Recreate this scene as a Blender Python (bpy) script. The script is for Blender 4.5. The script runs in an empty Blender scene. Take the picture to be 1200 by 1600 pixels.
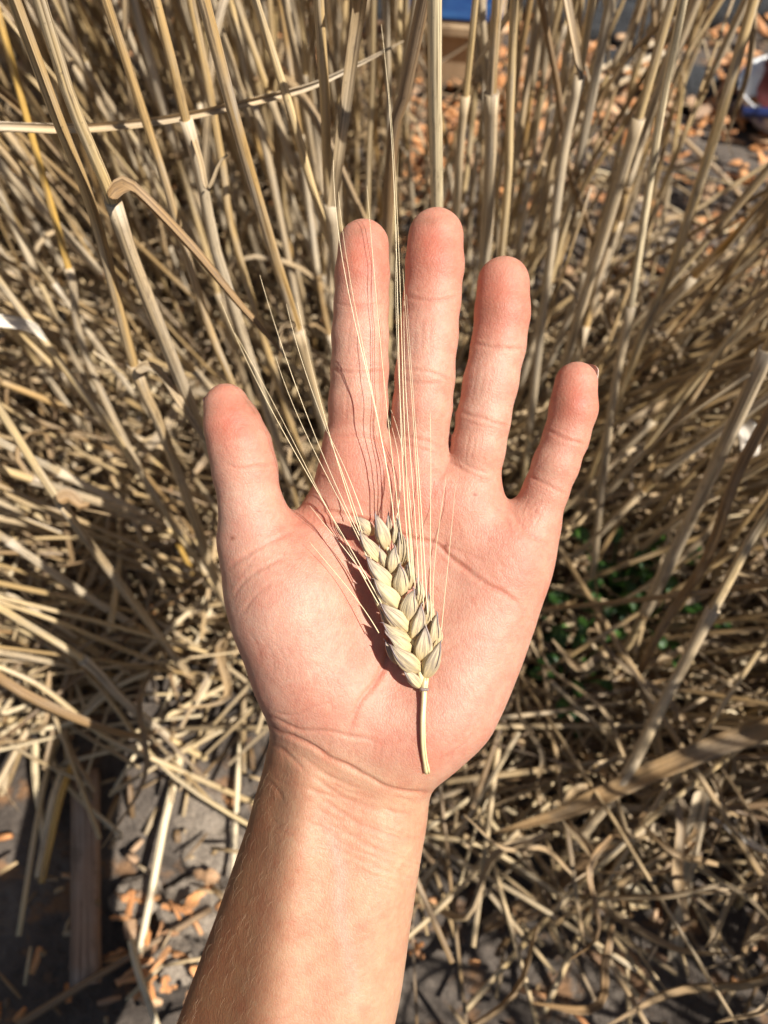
import bpy, math, random
import numpy as np
from mathutils import Vector, Matrix, Quaternion

random.seed(7)
rng = np.random.default_rng(7)
SC = bpy.context.scene
COL = SC.collection

# ------------------------------------------------------------------ camera, sky, sun, exposure
CAM_H = 0.60
PITCH = 61.0
FPX = 1202.0                      # focal length in pixels of the 1200x1600 photograph
cd = bpy.data.cameras.new("camera")
cd.sensor_fit = 'VERTICAL'; cd.sensor_height = 34.6; cd.sensor_width = 25.95
cd.lens = 26.0
cd.clip_start = 0.01; cd.clip_end = 400.0
cd.dof.use_dof = True
cd.dof.focus_distance = 0.228
cd.dof.aperture_fstop = 10.5
cam = bpy.data.objects.new("camera", cd); COL.objects.link(cam)
cam.location = (0, 0, CAM_H)
cam.rotation_euler = (math.radians(90 - PITCH), 0, 0)
SC.camera = cam
_a = math.radians(90 - PITCH)
CAM = np.array([0, 0, CAM_H]); RT = np.array([1.0, 0, 0])
UP = np.array([0, math.cos(_a), math.sin(_a)]); BK = np.array([0, -math.sin(_a), math.cos(_a)])

SUN_CAM = np.array([0.52, 0.17, 0.83])
TO_SUN = SUN_CAM[0]*RT + SUN_CAM[1]*UP + SUN_CAM[2]*BK
TO_SUN /= np.linalg.norm(TO_SUN)
world = bpy.data.worlds.new("World"); SC.world = world; world.use_nodes = True
wn = world.node_tree
sky = wn.nodes.new('ShaderNodeTexSky'); sky.sky_type = 'NISHITA'; sky.sun_disc = False
sky.sun_elevation = math.asin(TO_SUN[2]); sky.sun_rotation = math.atan2(TO_SUN[0], TO_SUN[1])
bg = wn.nodes['Background']; bg.inputs[1].default_value = 0.05
wn.links.new(sky.outputs[0], bg.inputs[0])
sl = bpy.data.lights.new("sun", 'SUN'); sl.energy = 5.0; sl.angle = math.radians(0.53); sl.color = (1.0, 0.965, 0.91)
sun = bpy.data.objects.new("sun", sl); COL.objects.link(sun)
sun.rotation_euler = Vector(TO_SUN).to_track_quat('Z', 'Y').to_euler()
sun.location = (1, -0.3, 2)
vs = SC.view_settings
vs.view_transform = 'Standard'; vs.look = 'None'; vs.exposure = 0.64; vs.gamma = 1.0; vs.use_curve_mapping = False
SC.cycles.use_denoising = True
SC.cycles.max_bounces = 6; SC.cycles.diffuse_bounces = 2

# ------------------------------------------------------------------ helpers
def W(u, v, d):
    """photo pixel + distance along the optical axis (m) -> world point"""
    return CAM + RT*((u-600)/FPX*d) + UP*((800-v)/FPX*d) - BK*d
def G(u, v, z=0.0):
    """photo pixel -> world point at height z"""
    r = RT*((u-600)/FPX) + UP*((800-v)/FPX) - BK
    return CAM + r*((z-CAM_H)/r[2])
def depth_of(p): return float(-(np.asarray(p)-CAM) @ BK)
def project(p):
    q = np.asarray(p)-CAM; d = -(q @ BK)
    d = np.where(np.abs(d) < 1e-6, 1e-6, d)
    return 600+FPX*(q @ RT)/d, 800-FPX*(q @ UP)/d, d

class MB:
    """mesh collector with uvs"""
    def __init__(s): s.v = []; s.f = []; s.uv = []; s.n = 0
    def add(s, verts, faces, uvs=None):
        o = s.n; s.v.append(np.asarray(verts, float)); s.n += len(verts)
        for i, f in enumerate(faces):
            s.f.append([o+k for k in f])
            s.uv.append(uvs[i] if uvs is not None else [(0, 0)]*len(f))
    def mesh(s, name, mat, smooth=True):
        m = bpy.data.meshes.new(name)
        v = np.concatenate(s.v)
        m.from_pydata(v.tolist(), [], s.f)
        uvl = m.uv_layers.new(name="UVMap")
        flat = [c for f in s.uv for p in f for c in p]
        uvl.data.foreach_set("uv", flat)
        if smooth: m.polygons.foreach_set("use_smooth", [True]*len(m.polygons))
        m.materials.append(mat); m.update()
        return m
def link(name, mesh, parent=None, loc=None, **props):
    o = bpy.data.objects.new(name, mesh); COL.objects.link(o)
    if parent is not None: o.parent = parent
    if loc is not None: o.location = loc
    for k, v in props.items(): o[k] = v
    return o
def empty(name, loc=(0, 0, 0), **props):
    o = bpy.data.objects.new(name, None); COL.objects.link(o); o.location = loc
    o.empty_display_size = 0.02
    for k, v in props.items(): o[k] = v
    return o

def smooth_path(pts, n):
    """Catmull-Rom through pts, n samples evenly along the chord length"""
    P = np.asarray(pts, float)
    if len(P) == 2: t = np.linspace(0, 1, n)[:, None]; return P[0]*(1-t)+P[1]*t
    Q = np.vstack([2*P[0]-P[1], P, 2*P[-1]-P[-2]])
    out = []
    for i in range(1, len(Q)-2):
        t = np.linspace(0, 1, 12, endpoint=False)[:, None]
        a, b, c, d = Q[i-1], Q[i], Q[i+1], Q[i+2]
        out.append(0.5*((2*b)+(c-a)*t+(2*a-5*b+4*c-d)*t**2+(3*b-a-3*c+d)*t**3))
    out.append(Q[-2][None]); out = np.vstack(out)
    L = np.concatenate([[0], np.cumsum(np.linalg.norm(np.diff(out, axis=0), axis=1))])
    s = np.linspace(0, L[-1], n)
    return np.stack([np.interp(s, L, out[:, k]) for k in range(3)], 1)
def frames(P, ref=None):
    T = np.gradient(P, axis=0); T /= np.linalg.norm(T, axis=1)[:, None]+1e-12
    if ref is None:
        ref = np.array([0.31, -0.8, 0.5]) if abs(T[0] @ np.array([0.31, -0.8, 0.5])) < 0.9 else np.array([1, 0, 0.])
    A = np.zeros_like(P); r = np.asarray(ref, float)
    for i in range(len(P)):
        r = r - T[i]*(r @ T[i]); r = r/(np.linalg.norm(r)+1e-12); A[i] = r
    B = np.cross(T, A)
    return T, A, B
def tube(mb, P, R, n=8, sa=1.0, sb=1.0, ref=None, cap=True, v0=0.0, prof=None):
    """tube along P with radii R; sa/sb squash along the two section axes"""
    P = np.asarray(P, float); m = len(P); R = np.broadcast_to(np.asarray(R, float), (m,))
    T, A, B = frames(P, ref)
    th = np.linspace(0, 2*math.pi, n, endpoint=False)
    pr = np.ones(n) if prof is None else prof(th)
    V = (P[:, None] + R[:, None, None]*(A[:, None]*(np.cos(th)*pr*sa)[None, :, None] + B[:, None]*(np.sin(th)*pr*sb)[None, :, None])).reshape(-1, 3)
    L = np.concatenate([[0], np.cumsum(np.linalg.norm(np.diff(P, axis=0), axis=1))])+v0
    F = []; U = []
    for i in range(m-1):
        for j in range(n):
            k = (j+1) % n
            F.append((i*n+j, i*n+k, (i+1)*n+k, (i+1)*n+j))
            U.append([(j/n, L[i]), ((j+1)/n, L[i]), ((j+1)/n, L[i+1]), (j/n, L[i+1])])
    if cap:
        F.append(tuple(range(n-1, -1, -1))); U.append([(0.5, L[0])]*n)
        F.append(tuple((m-1)*n+j for j in range(n))); U.append([(0.5, L[-1])]*n)
    mb.add(V, F, U)
def ribbon(mb, P, Wd, nrm, fold=0.35, roll=0.0, n=5, thick=0.00025, twist=0.0):
    """dry leaf blade: folded cross-section, closed thin solid; nrm = reference for the face normal"""
    P = np.asarray(P, float); m = len(P); Wd = np.broadcast_to(np.asarray(Wd, float), (m,))
    T, A, B = frames(P, nrm)      # A ~ face normal, B ~ width direction
    s = np.linspace(-1, 1, n)
    V = []
    for side in (1, -1):
        for i in range(m):
            tw = twist*i/(m-1)
            a = A[i]*math.cos(tw)+B[i]*math.sin(tw); b = B[i]*math.cos(tw)-A[i]*math.sin(tw)
            for k in range(n):
                ang = s[k]*roll
                if abs(roll) > 1e-3: bx = math.sin(ang)/roll; ax = (1-math.cos(ang))/roll
                else: bx = s[k]; ax = 0
                V.append(P[i] + b*(bx*Wd[i]/2) + a*((ax+fold*abs(s[k])*0.5)*Wd[i]/2 + side*thick/2))
    L = np.concatenate([[0], np.cumsum(np.linalg.norm(np.diff(P, axis=0), axis=1))])
    F = []; U = []; o = m*n
    uvq = lambda i, k: [((k)/(n-1)*0.5, L[i]), ((k+1)/(n-1)*0.5, L[i]), ((k+1)/(n-1)*0.5, L[i+1]), (k/(n-1)*0.5, L[i+1])]
    for i in range(m-1):
        for k in range(n-1):
            q = (i*n+k, i*n+k+1, (i+1)*n+k+1, (i+1)*n+k)
            F.append(q); U.append(uvq(i, k))
            F.append(tuple(o+x for x in reversed(q))); U.append(list(reversed(uvq(i, k))))
        for k in (0, n-1):
            F.append((i*n+k, (i+1)*n+k, o+(i+1)*n+k, o+i*n+k)); U.append([(0, L[i])]*4)
    mb.add(V, F, U)

# ------------------------------------------------------------------ materials
def new_mat(name):
    m = bpy.data.materials.new(name); m.use_nodes = True
    nt = m.node_tree; b = nt.nodes['Principled BSDF']
    return m, nt, b
def nd(nt, t, **kw):
    x = nt.nodes.new(t)
    for k, v in kw.items(): setattr(x, k, v)
    return x
def ramp(nt, stops, src):
    r = nd(nt, 'ShaderNodeValToRGB')
    while len(r.color_ramp.elements) > 1: r.color_ramp.elements.remove(r.color_ramp.elements[-1])
    r.color_ramp.elements[0].position = stops[0][0]; r.color_ramp.elements[0].color = (*stops[0][1], 1)
    for p, c in stops[1:]:
        e = r.color_ramp.elements.new(p); e.color = (*c, 1)
    nt.links.new(src, r.inputs[0]); return r.outputs[0]
def mixc(nt, fac, a, b, mode='MIX'):
    x = nd(nt, 'ShaderNodeMix', data_type='RGBA', blend_type=mode)
    for s, val in ((x.inputs[0], fac), (x.inputs[6], a), (x.inputs[7], b)):
        if hasattr(val, 'links'): nt.links.new(val, s)
        elif isinstance(val, tuple): s.default_value = (*val, 1)
        else: s.default_value = val
    return x.outputs[2]
def math_(nt, op, a, b=0.0, c=None):
    x = nd(nt, 'ShaderNodeMath', operation=op)
    for s, val in zip(x.inputs, (a, b, c)):
        if val is None: continue
        if hasattr(val, 'links'): nt.links.new(val, s)
        else: s.default_value = val
    return x.outputs[0]
def noise(nt, vec, scale, detail=3, rough=0.55):
    n = nd(nt, 'ShaderNodeTexNoise'); n.inputs['Scale'].default_value = scale
    n.inputs['Detail'].default_value = detail; n.inputs['Roughness'].default_value = rough
    if vec is not None: nt.links.new(vec, n.inputs['Vector'])
    return n.outputs[0]
def scaled(nt, vec, s):
    m = nd(nt, 'ShaderNodeMapping'); m.inputs['Scale'].default_value = s
    nt.links.new(vec, m.inputs['Vector']); return m.outputs[0]

def straw_mat(name, cols, streak=15.0, rough=0.38, rand='object', grey=0.35, spots=0.4, bump=0.35, transl=0.0):
    """dry straw: fibres run along the uv's v; per-piece tone from the random value"""
    m, nt, b = new_mat(name)
    uv = nd(nt, 'ShaderNodeTexCoord').outputs['UV']
    if rand == 'object': rnd = nd(nt, 'ShaderNodeObjectInfo').outputs['Random']
    else: rnd = nd(nt, 'ShaderNodeNewGeometry').outputs['Random Per Island']
    geo = nd(nt, 'ShaderNodeNewGeometry')
    off = nd(nt, 'ShaderNodeCombineXYZ'); nt.links.new(math_(nt, 'MULTIPLY', rnd, 37.0), off.inputs[2])
    sc = nd(nt, 'ShaderNodeVectorMath', operation='ADD')
    nt.links.new(scaled(nt, uv, (streak, 14.0, 1)), sc.inputs[0]); nt.links.new(off.outputs[0], sc.inputs[1])
    fib = noise(nt, sc.outputs[0], 1.0, 4, 0.6)
    sc2 = nd(nt, 'ShaderNodeVectorMath', operation='ADD')
    nt.links.new(scaled(nt, uv, (1.2, 22.0, 1)), sc2.inputs[0]); nt.links.new(off.outputs[0], sc2.inputs[1])
    big = noise(nt, sc2.outputs[0], 1.0, 3, 0.55)
    base = ramp(nt, cols, rnd)
    tone = ramp(nt, [(0.36, (0.30, 0.27, 0.24)), (0.46, (0.85, 0.84, 0.82)), (0.62, (1.22, 1.21, 1.19))], fib)
    base = mixc(nt, 1.0, base, (1.26, 1.19, 1.11), 'MULTIPLY')
    c = mixc(nt, 0.85, base, tone, 'MULTIPLY')
    greyc = mixc(nt, 1.0, (0.45, 0.39, 0.31), tone, 'MULTIPLY')
    gm = math_(nt, 'MULTIPLY', ramp(nt, [(0.45, (0, 0, 0)), (0.7, (1, 1, 1))], big), grey)
    c = mixc(nt, gm, c, greyc)
    sc3 = nd(nt, 'ShaderNodeVectorMath', operation='ADD')
    nt.links.new(scaled(nt, uv, (5, 60.0, 1)), sc3.inputs[0]); nt.links.new(off.outputs[0], sc3.inputs[1])
    stn = math_(nt, 'MULTIPLY', ramp(nt, [(0.56, (0, 0, 0)), (0.66, (1, 1, 1))], noise(nt, sc3.outputs[0], 1.0, 5, 0.65)), min(0.6, spots*1.3))
    c = mixc(nt, stn, c, (0.15, 0.10, 0.06))
    sp = noise(nt, scaled(nt, geo.outputs['Position'], (600, 600, 600)), 1.0, 2, 0.6)
    spm = math_(nt, 'MULTIPLY', ramp(nt, [(0.66, (0, 0, 0)), (0.74, (1, 1, 1))], sp), spots)
    c = mixc(nt, spm, c, (0.07, 0.055, 0.04))
    nt.links.new(c, b.inputs['Base Color'])
    b.inputs['Roughness'].default_value = rough
    b.inputs['Specular IOR Level'].default_value = 0.6
    if bump:
        bp = nd(nt, 'ShaderNodeBump'); bp.inputs['Strength'].default_value = bump; bp.inputs['Distance'].default_value = 0.0006
        nt.links.new(fib, bp.inputs['Height']); nt.links.new(bp.outputs[0], b.inputs['Normal'])
    if transl:
        out = nt.nodes['Material Output']; tr = nd(nt, 'ShaderNodeBsdfTranslucent'); mx = nd(nt, 'ShaderNodeMixShader')
        nt.links.new(c, tr.inputs[0]); mx.inputs[0].default_value = transl
        nt.links.new(b.outputs[0], mx.inputs[1]); nt.links.new(tr.outputs[0], mx.inputs[2]); nt.links.new(mx.outputs[0], out.inputs[0])
    return m
CULM = [(0.0, (0.36, 0.235, 0.10)), (0.25, (0.50, 0.375, 0.185)), (0.5, (0.46, 0.355, 0.20)), (0.75, (0.57, 0.445, 0.24)), (0.9, (0.40, 0.29, 0.145)), (1.0, (0.44, 0.26, 0.07))]
M_CULM = straw_mat("straw_culm", CULM, grey=0.75)
M_SHEATH = straw_mat("straw_sheath", [(0.0, (0.40, 0.315, 0.20)), (0.5, (0.47, 0.40, 0.29)), (1.0, (0.40, 0.30, 0.17))], streak=19, grey=0.6, rough=0.6, bump=0.6)
M_LEAF = straw_mat("dry_leaf", [(0.0, (0.36, 0.25, 0.13)), (0.5, (0.46, 0.36, 0.22)), (1.0, (0.30, 0.19, 0.085))], streak=30, grey=0.55, rough=0.65, bump=0.6, transl=0.18)
M_PALE = straw_mat("pale_dry_leaf", [(0.0, (0.66, 0.62, 0.55)), (1.0, (0.72, 0.68, 0.60))], streak=30, grey=0.3, rough=0.5, transl=0.15)
M_NODE = straw_mat("straw_node", [(0.0, (0.16, 0.10, 0.05)), (1.0, (0.26, 0.18, 0.09))], grey=0.1)
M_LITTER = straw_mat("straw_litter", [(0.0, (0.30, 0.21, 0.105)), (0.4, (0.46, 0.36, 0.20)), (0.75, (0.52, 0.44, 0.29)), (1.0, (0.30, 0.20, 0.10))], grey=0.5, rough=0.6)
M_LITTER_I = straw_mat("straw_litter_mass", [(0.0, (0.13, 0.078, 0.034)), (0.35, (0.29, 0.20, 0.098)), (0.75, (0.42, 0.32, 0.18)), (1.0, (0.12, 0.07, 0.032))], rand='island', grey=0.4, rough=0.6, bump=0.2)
CHIP = [(0.0, (0.46, 0.20, 0.065)), (0.3, (0.56, 0.28, 0.11)), (0.6, (0.36, 0.15, 0.05)), (0.8, (0.50, 0.33, 0.19)), (1.0, (0.24, 0.15, 0.09))]
M_CHIP = straw_mat("wood_chip_bark", CHIP, streak=9, grey=0.25, rough=0.8, spots=0.3, bump=0.8)
M_CHIP_I = straw_mat("wood_chip_bark_mass", CHIP, rand='island', streak=9, grey=0.25, rough=0.8, spots=0.3)

# ------------------------------------------------------------------ ground
def build_ground():
    m, nt, b = new_mat("soil")
    pos = nd(nt, 'ShaderNodeNewGeometry').outputs['Position']
    n1 = noise(nt, pos, 9.0, 5, 0.6); n2 = noise(nt, pos, 160.0, 4, 0.65); n3 = noise(nt, pos, 38.0, 4, 0.6)
    c = ramp(nt, [(0.3, (0.045, 0.034, 0.026)), (0.5, (0.10, 0.078, 0.06)), (0.7, (0.18, 0.145, 0.112))], n1)
    c = mixc(nt, 0.6, c, ramp(nt, [(0.3, (0.45, 0.42, 0.4)), (0.5, (1, 1, 1)), (0.7, (1.35, 1.3, 1.25))], n2), 'MULTIPLY')
    c = mixc(nt, math_(nt, 'MULTIPLY', ramp(nt, [(0.56, (0, 0, 0)), (0.66, (1, 1, 1))], n3), 0.7), c, (0.30, 0.15, 0.06))
    nt.links.new(c, b.inputs['Base Color']); b.inputs['Roughness'].default_value = 0.95
    bp = nd(nt, 'ShaderNodeBump'); bp.inputs['Strength'].default_value = 0.9; bp.inputs['Distance'].default_value = 0.006
    nt.links.new(n2, bp.inputs['Height']); nt.links.new(bp.outputs[0], b.inputs['Normal'])
    # fine grid near, stretching to the horizon
    N = 190
    t = np.linspace(-1, 1, N)
    ax = 1.5*t + 58.5*np.sign(t)*np.abs(t)**9
    X, Y = np.meshgrid(ax, ax+0.35, indexing='ij')
    Z = np.zeros_like(X)
    for k in range(26):
        a = rng.uniform(0, 2*math.pi); fr = rng.uniform(6, 75); ph = rng.uniform(0, 6.28)
        Z += 0.09/fr*np.sin((X*math.cos(a)+Y*math.sin(a))*fr+ph)
    Z = Z*np.exp(-((np.abs(X))/3.0)**4)*np.exp(-((np.abs(Y))/3.0)**4)*0.7
    Z -= 0.006
    V = np.stack([X, Y, Z], -1).reshape(-1, 3)
    F = [(i*N+j, (i+1)*N+j, (i+1)*N+j+1, i*N+j+1) for i in range(N-1) for j in range(N-1)]
    mb = MB(); mb.add(V, F)
    return link("ground", mb.mesh("ground", m), kind='structure')
build_ground()

# ------------------------------------------------------------------ the hand (signed distance field -> mesh), millimetres
HD = 240.0                                   # distance of the palm from the lens, mm
def H(u, v, z=0.0):
    s = (HD-z)/FPX
    return np.array([(u-600)*s, (800-v)*s, z])
def Hr(r, z=0.0): return r*(HD-z)/FPX
HAND_M = Matrix(((RT[0], UP[0], BK[0], 0), (RT[1], UP[1], BK[1], 0), (RT[2], UP[2], BK[2], 0), (0, 0, 0, 1)))
HAND_M.translation = Vector(CAM - BK*HD/1000)
def hand_to_world(p): return np.array(HAND_M @ Vector(np.asarray(p)/1000.0))

VOX = 1.0
LO = np.array([-100.0, -262.0, -36.0]); HI = np.array([80.0, 106.0, 44.0])
NX, NY, NZ = [int(round((HI[k]-LO[k])/VOX))+1 for k in range(3)]
gx = (LO[0]+np.arange(NX)*VOX).astype(np.float32); gy = (LO[1]+np.arange(NY)*VOX).astype(np.float32); gz = (LO[2]+np.arange(NZ)*VOX).astype(np.float32)

def smin(a, b, k):
    h = np.clip(0.5+0.5*(b-a)/k, 0, 1)
    return b*(1-h)+a*h-k*h*(1-h)
def smax(a, b, k): return -smin(-a, -b, k)
def sub(lo, hi):
    i0 = [max(0, int((lo[k]-LO[k])/VOX)) for k in range(3)]
    i1 = [min((NX, NY, NZ)[k], int((hi[k]-LO[k])/VOX)+2) for k in range(3)]
    return tuple(slice(a, b) for a, b in zip(i0, i1))
def cone(F, A, B, ra, rb, k, zs=1.0):
    A = np.asarray(A, np.float32); B = np.asarray(B, np.float32)
    pad = max(ra, rb)+k+6
    s = sub(np.minimum(A, B)-pad, np.maximum(A, B)+pad)
    x = gx[s[0]][:, None, None]; y = gy[s[1]][None, :, None]; z = gz[s[2]][None, None, :]
    d = B-A; dd = float(d @ d)+1e-6
    t = np.clip(((x-A[0])*d[0]+(y-A[1])*d[1]+(z-A[2])*d[2])/dd, 0, 1)
    q = np.sqrt((x-A[0]-t*d[0])**2+(y-A[1]-t*d[1])**2+((z-A[2]-t*d[2])/zs)**2)-(ra+(rb-ra)*t)
    F[s] = smin(F[s], q, k) if k > 0 else np.minimum(F[s], q)

PALM = [(513, 676), (505, 720), (490, 757), (470, 790), (455, 816), (430, 836), (395, 830), (350, 838), (349, 865), (354, 905), (366, 960), (381, 1020), (399, 1076), (416, 1118), (421, 1150),
        (411, 1195), (397, 1245), (382, 1300), (363, 1355), (339, 1425), (309, 1505), (272, 1600), (232, 1700), (192, 1800), (130, 1960), (95, 2080), (540, 2080), (562, 1940), (580, 1800), (598, 1700), (617, 1600), (631, 1530), (643, 1440), (655, 1370),
        (667, 1300), (674, 1242), (684, 1208), (705, 1180), (740, 1143), (774, 1094), (800, 1042), (824, 982), (844, 920), (858, 868), (872, 825), (840, 792), (812, 800), (790, 790), (775, 765), (740, 740), (702, 722),
        (655, 708), (607, 697), (560, 680)]
def poly_sdf(px):
    P = np.array([H(u, v)[:2] for u, v in px], np.float32)
    X = gx[:, None]; Y = gy[None, :]
    d = np.full((NX, NY), 1e9, np.float32); inside = np.zeros((NX, NY), bool)
    for i in range(len(P)):
        a, b = P[i], P[(i+1) % len(P)]
        e = b-a; t = np.clip(((X-a[0])*e[0]+(Y-a[1])*e[1])/(e @ e+1e-9), 0, 1)
        d = np.minimum(d, (X-a[0]-t*e[0])**2+(Y-a[1]-t*e[1])**2)
        c = ((a[1] > Y) != (b[1] > Y)) & (X < (b[0]-a[0])*(Y-a[1])/(b[1]-a[1]+1e-9)+a[0])
        inside ^= c
    d = np.sqrt(d); return np.where(inside, -d, d)
def blur2(a, n):
    for _ in range(n):
        b = a.copy(); b[1:-1] = (a[:-2]+2*a[1:-1]+a[2:])/4; a = b.copy(); a[:, 1:-1] = (b[:, :-2]+2*b[:, 1:-1]+b[:, 2:])/4
    return a

def hand_field():
    F = np.full((NX, NY, NZ), 60.0, np.float32)
    d2 = blur2(poly_sdf(PALM), 3)
    vpx = 800-gy*FPX/HD
    h = np.interp(vpx, [640, 800, 950, 1080, 1160, 1230, 1400, 1600, 2100], [8.5, 10.5, 12.5, 14.5, 16.5, 17.5, 21, 25, 34]).astype(np.float32)[None, :, None]
    zc = np.interp(vpx, [640, 800, 950, 1080, 1160, 1230, 1400, 1600, 2100], [2.0, -0.5, -2.0, -1.5, -3.5, -4.5, -3, -1.5, 2]).astype(np.float32)[None, :, None]
    q = np.sqrt(np.maximum(d2[:, :, None]+h, 0)**2+(gz[None, None, :]-zc)**2)-h
    F = np.minimum(F, q).astype(np.float32)
    # thenar and hypothenar mounds, pads under the fingers
    cone(F, H(400, 838, 6), H(455, 935, 6), Hr(47), Hr(82), 9, 0.85)
    cone(F, H(450, 930, 6), H(498, 1050, 5), Hr(80), Hr(84), 10, 0.95)
    cone(F, H(775, 905, 1), H(700, 1105, 4), Hr(62), Hr(72), 12)
    cone(F, H(640, 1150, 3), H(560, 1120, 3), Hr(66), Hr(66), 12)
    for (u, v, r, z) in ((560, 735, 43, 3.5), (650, 760, 44, 4), (728, 795, 42, 4), (805, 850, 42, 3.5)):
        cone(F, H(u, v, z), H(u+2, v+22, z), Hr(r), Hr(r*0.9), 9)
    # wrist tendon ridge
    cone(F, H(480, 1215, 8), H(455, 1330, 10), Hr(24), Hr(26), 5)
    cone(F, H(455, 1330, 10), H(420, 1560, 12), Hr(26), Hr(40), 9)
    # the flank that falls away on the thumb side of the tendon
    vv = [1150, 1185, 1240, 1320, 1420, 1600, 2100]
    xt = np.interp(vpx, vv, [(u-600)*HD/FPX for u in (466, 470, 462, 446, 428, 402, 330)]).astype(np.float32)[None, :, None]
    zr = np.interp(vpx, vv, [34, 15.5, 14.0, 16.5, 18.5, 22.5, 34]).astype(np.float32)[None, :, None]
    cut = (gx[:, None, None]-xt)*-0.68+(gz[None, None, :]-zr)*0.733
    F = smax(F, cut, 5.0).astype(np.float32)
    return F
def finger(base, chain, k=4.5):
    """one finger: its own field, then blended into the palm only"""
    Fi = np.full((NX, NY, NZ), 60.0, np.float32)
    pts = [(H(u, v, z), Hr(r, z)) for (u, v, z, r) in chain]
    for (a, ra), (b, rb) in zip(pts[:-1], pts[1:]):
        cone(Fi, a, b, ra, rb, 1.6)
    lo = np.min([p for p, _ in pts], axis=0)-18; hi = np.max([p for p, _ in pts], axis=0)+18
    s = sub(lo, hi)
    return s, smin(base[s], Fi[s], k)
FINGERS = {  # u, v, z(mm), radius(px)
 'index':  [(568, 383, 6, 40), (566, 430, 6.8, 42.5), (565, 476, 6.0, 42), (563, 525, 6.4, 44), (562, 577, 5.4, 44.5), (560, 630, 5, 46), (559, 690, 2.5, 46), (560, 760, 0, 43)],
 'middle': [(681, 370, 6.5, 43.5), (679, 415, 7.5, 45), (675, 468, 6.8, 44.5), (670, 525, 7.0, 45.5), (664, 588, 6, 46), (659, 640, 5.2, 46.5), (654, 700, 2.8, 46), (652, 775, 0, 43)],
 'ring':   [(787, 442, 7, 41), (785, 487, 8.0, 42.8), (778, 542, 7.2, 42), (767, 597, 7.3, 42.3), (755, 657, 6, 42), (747, 700, 5.2, 42), (738, 752, 3, 42), (728, 815, 0, 42)],
 'little': [(900, 599, 8, 34), (896, 637, 9, 36.5), (884, 685, 7.6, 35), (868, 725, 7.2, 35.5), (852, 768, 5.5, 35), (838, 805, 4, 38), (822, 850, 1, 40), (800, 900, 0, 40)],
 'thumb':  [(354, 635, 9, 36), (364, 665, 10.5, 44), (375, 698, 10.5, 49), (383, 735, 9.0, 50), (392, 790, 8.0, 48.5), (402, 850, 6.5, 50)],
}
def hand_total():
    base = hand_field(); T = base.copy()
    for n, ch in FINGERS.items():
        s, g = finger(base, ch, 4.0 if n != 'thumb' else 6.0)
        T[s] = np.minimum(T[s], g)
    return T
def surface_nets(F, lo, vox):
    ins = F < 0
    c = [ins[i:ins.shape[0]-1+i, j:ins.shape[1]-1+j, k:ins.shape[2]-1+k] for i in (0, 1) for j in (0, 1) for k in (0, 1)]
    cnt = sum(x.astype(np.int8) for x in c)
    act = (cnt > 0) & (cnt < 8)
    I = np.stack(np.nonzero(act), 1)
    idx = np.full(act.shape, -1, np.int64); idx[tuple(I.T)] = np.arange(len(I))
    acc = np.zeros((len(I), 3)); w = np.zeros(len(I))
    corners = [(i, j, k) for i in (0, 1) for j in (0, 1) for k in (0, 1)]
    val = {cc: F[I[:, 0]+cc[0], I[:, 1]+cc[1], I[:, 2]+cc[2]].astype(float) for cc in corners}
    for a in corners:
        for ax in range(3):
            if a[ax]: continue
            b = list(a); b[ax] = 1; b = tuple(b)
            va, vb = val[a], val[b]; m = (va < 0) != (vb < 0)
            t = np.where(m, va/(va-vb+1e-12), 0)
            p = np.array(a, float)[None]+t[:, None]*(np.array(b, float)-np.array(a, float))[None]
            acc += p*m[:, None]; w += m
    V = (I+acc/w[:, None])*vox+lo
    faces = []
    for ax in range(3):
        o1, o2 = [(1, 2), (2, 0), (0, 1)][ax]
        sl0 = [slice(None)]*3; sl1 = [slice(None)]*3
        sl0[ax] = slice(0, -1); sl1[ax] = slice(1, None)
        A = ins[tuple(sl0)]; B = ins[tuple(sl1)]
        E = np.stack(np.nonzero(A != B), 1)
        ok = (E[:, o1] > 0) & (E[:, o2] > 0) & (E[:, o1] < ins.shape[o1]-1) & (E[:, o2] < ins.shape[o2]-1)
        E = E[ok]
        flip = A[tuple(E.T)]
        def at(d1, d2):
            q = E.copy(); q[:, o1] -= d1; q[:, o2] -= d2; return idx[tuple(q.T)]
        q = np.stack([at(1, 1), at(0, 1), at(0, 0), at(1, 0)], 1)
        q[~flip] = q[~flip][:, ::-1]
        faces.append(q)
    Fq = np.concatenate(faces); Fq = Fq[(Fq >= 0).all(1)]
    return V, Fq

CREASES = []   # (polyline px, width mm, depth mm, redness)
def cr(pts, w=0.55, d=0.35, red=0.5): CREASES.append((pts, w*1.0, d*0.85, red))
# finger joints
cr([(523, 474), (545, 478), (575, 477), (607, 473)], 0.5, 0.32); cr([(525, 482), (560, 484), (605, 481)], 0.4, 0.12, 0.2)
cr([(517, 578), (545, 582), (580, 581), (606, 576)], 0.6, 0.34); cr([(520, 570), (560, 573), (604, 567)], 0.4, 0.16, 0.2)
cr([(512, 684), (545, 681), (575, 680), (604, 690)], 0.6, 0.34); cr([(514, 694), (550, 690), (590, 691)], 0.4, 0.15, 0.3)
cr([(631, 463), (660, 470), (690, 470), (717, 463)], 0.6, 0.36); cr([(640, 452), (680, 459), (712, 453)], 0.4, 0.14, 0.2)
cr([(619, 575), (650, 578), (680, 585), (708, 596)], 0.6, 0.30); cr([(622, 590), (655, 599), (690, 600)], 0.5, 0.26, 0.3)
cr([(612, 682), (640, 683), (668, 690), (694, 703)], 0.6, 0.34); cr([(620, 695), (655, 700), (690, 712)], 0.4, 0.2, 0.3)
cr([(737, 536), (765, 542), (795, 546), (820, 543)], 0.6, 0.36); cr([(738, 525), (775, 531), (815, 530)], 0.4, 0.10, 0.1)
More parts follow.
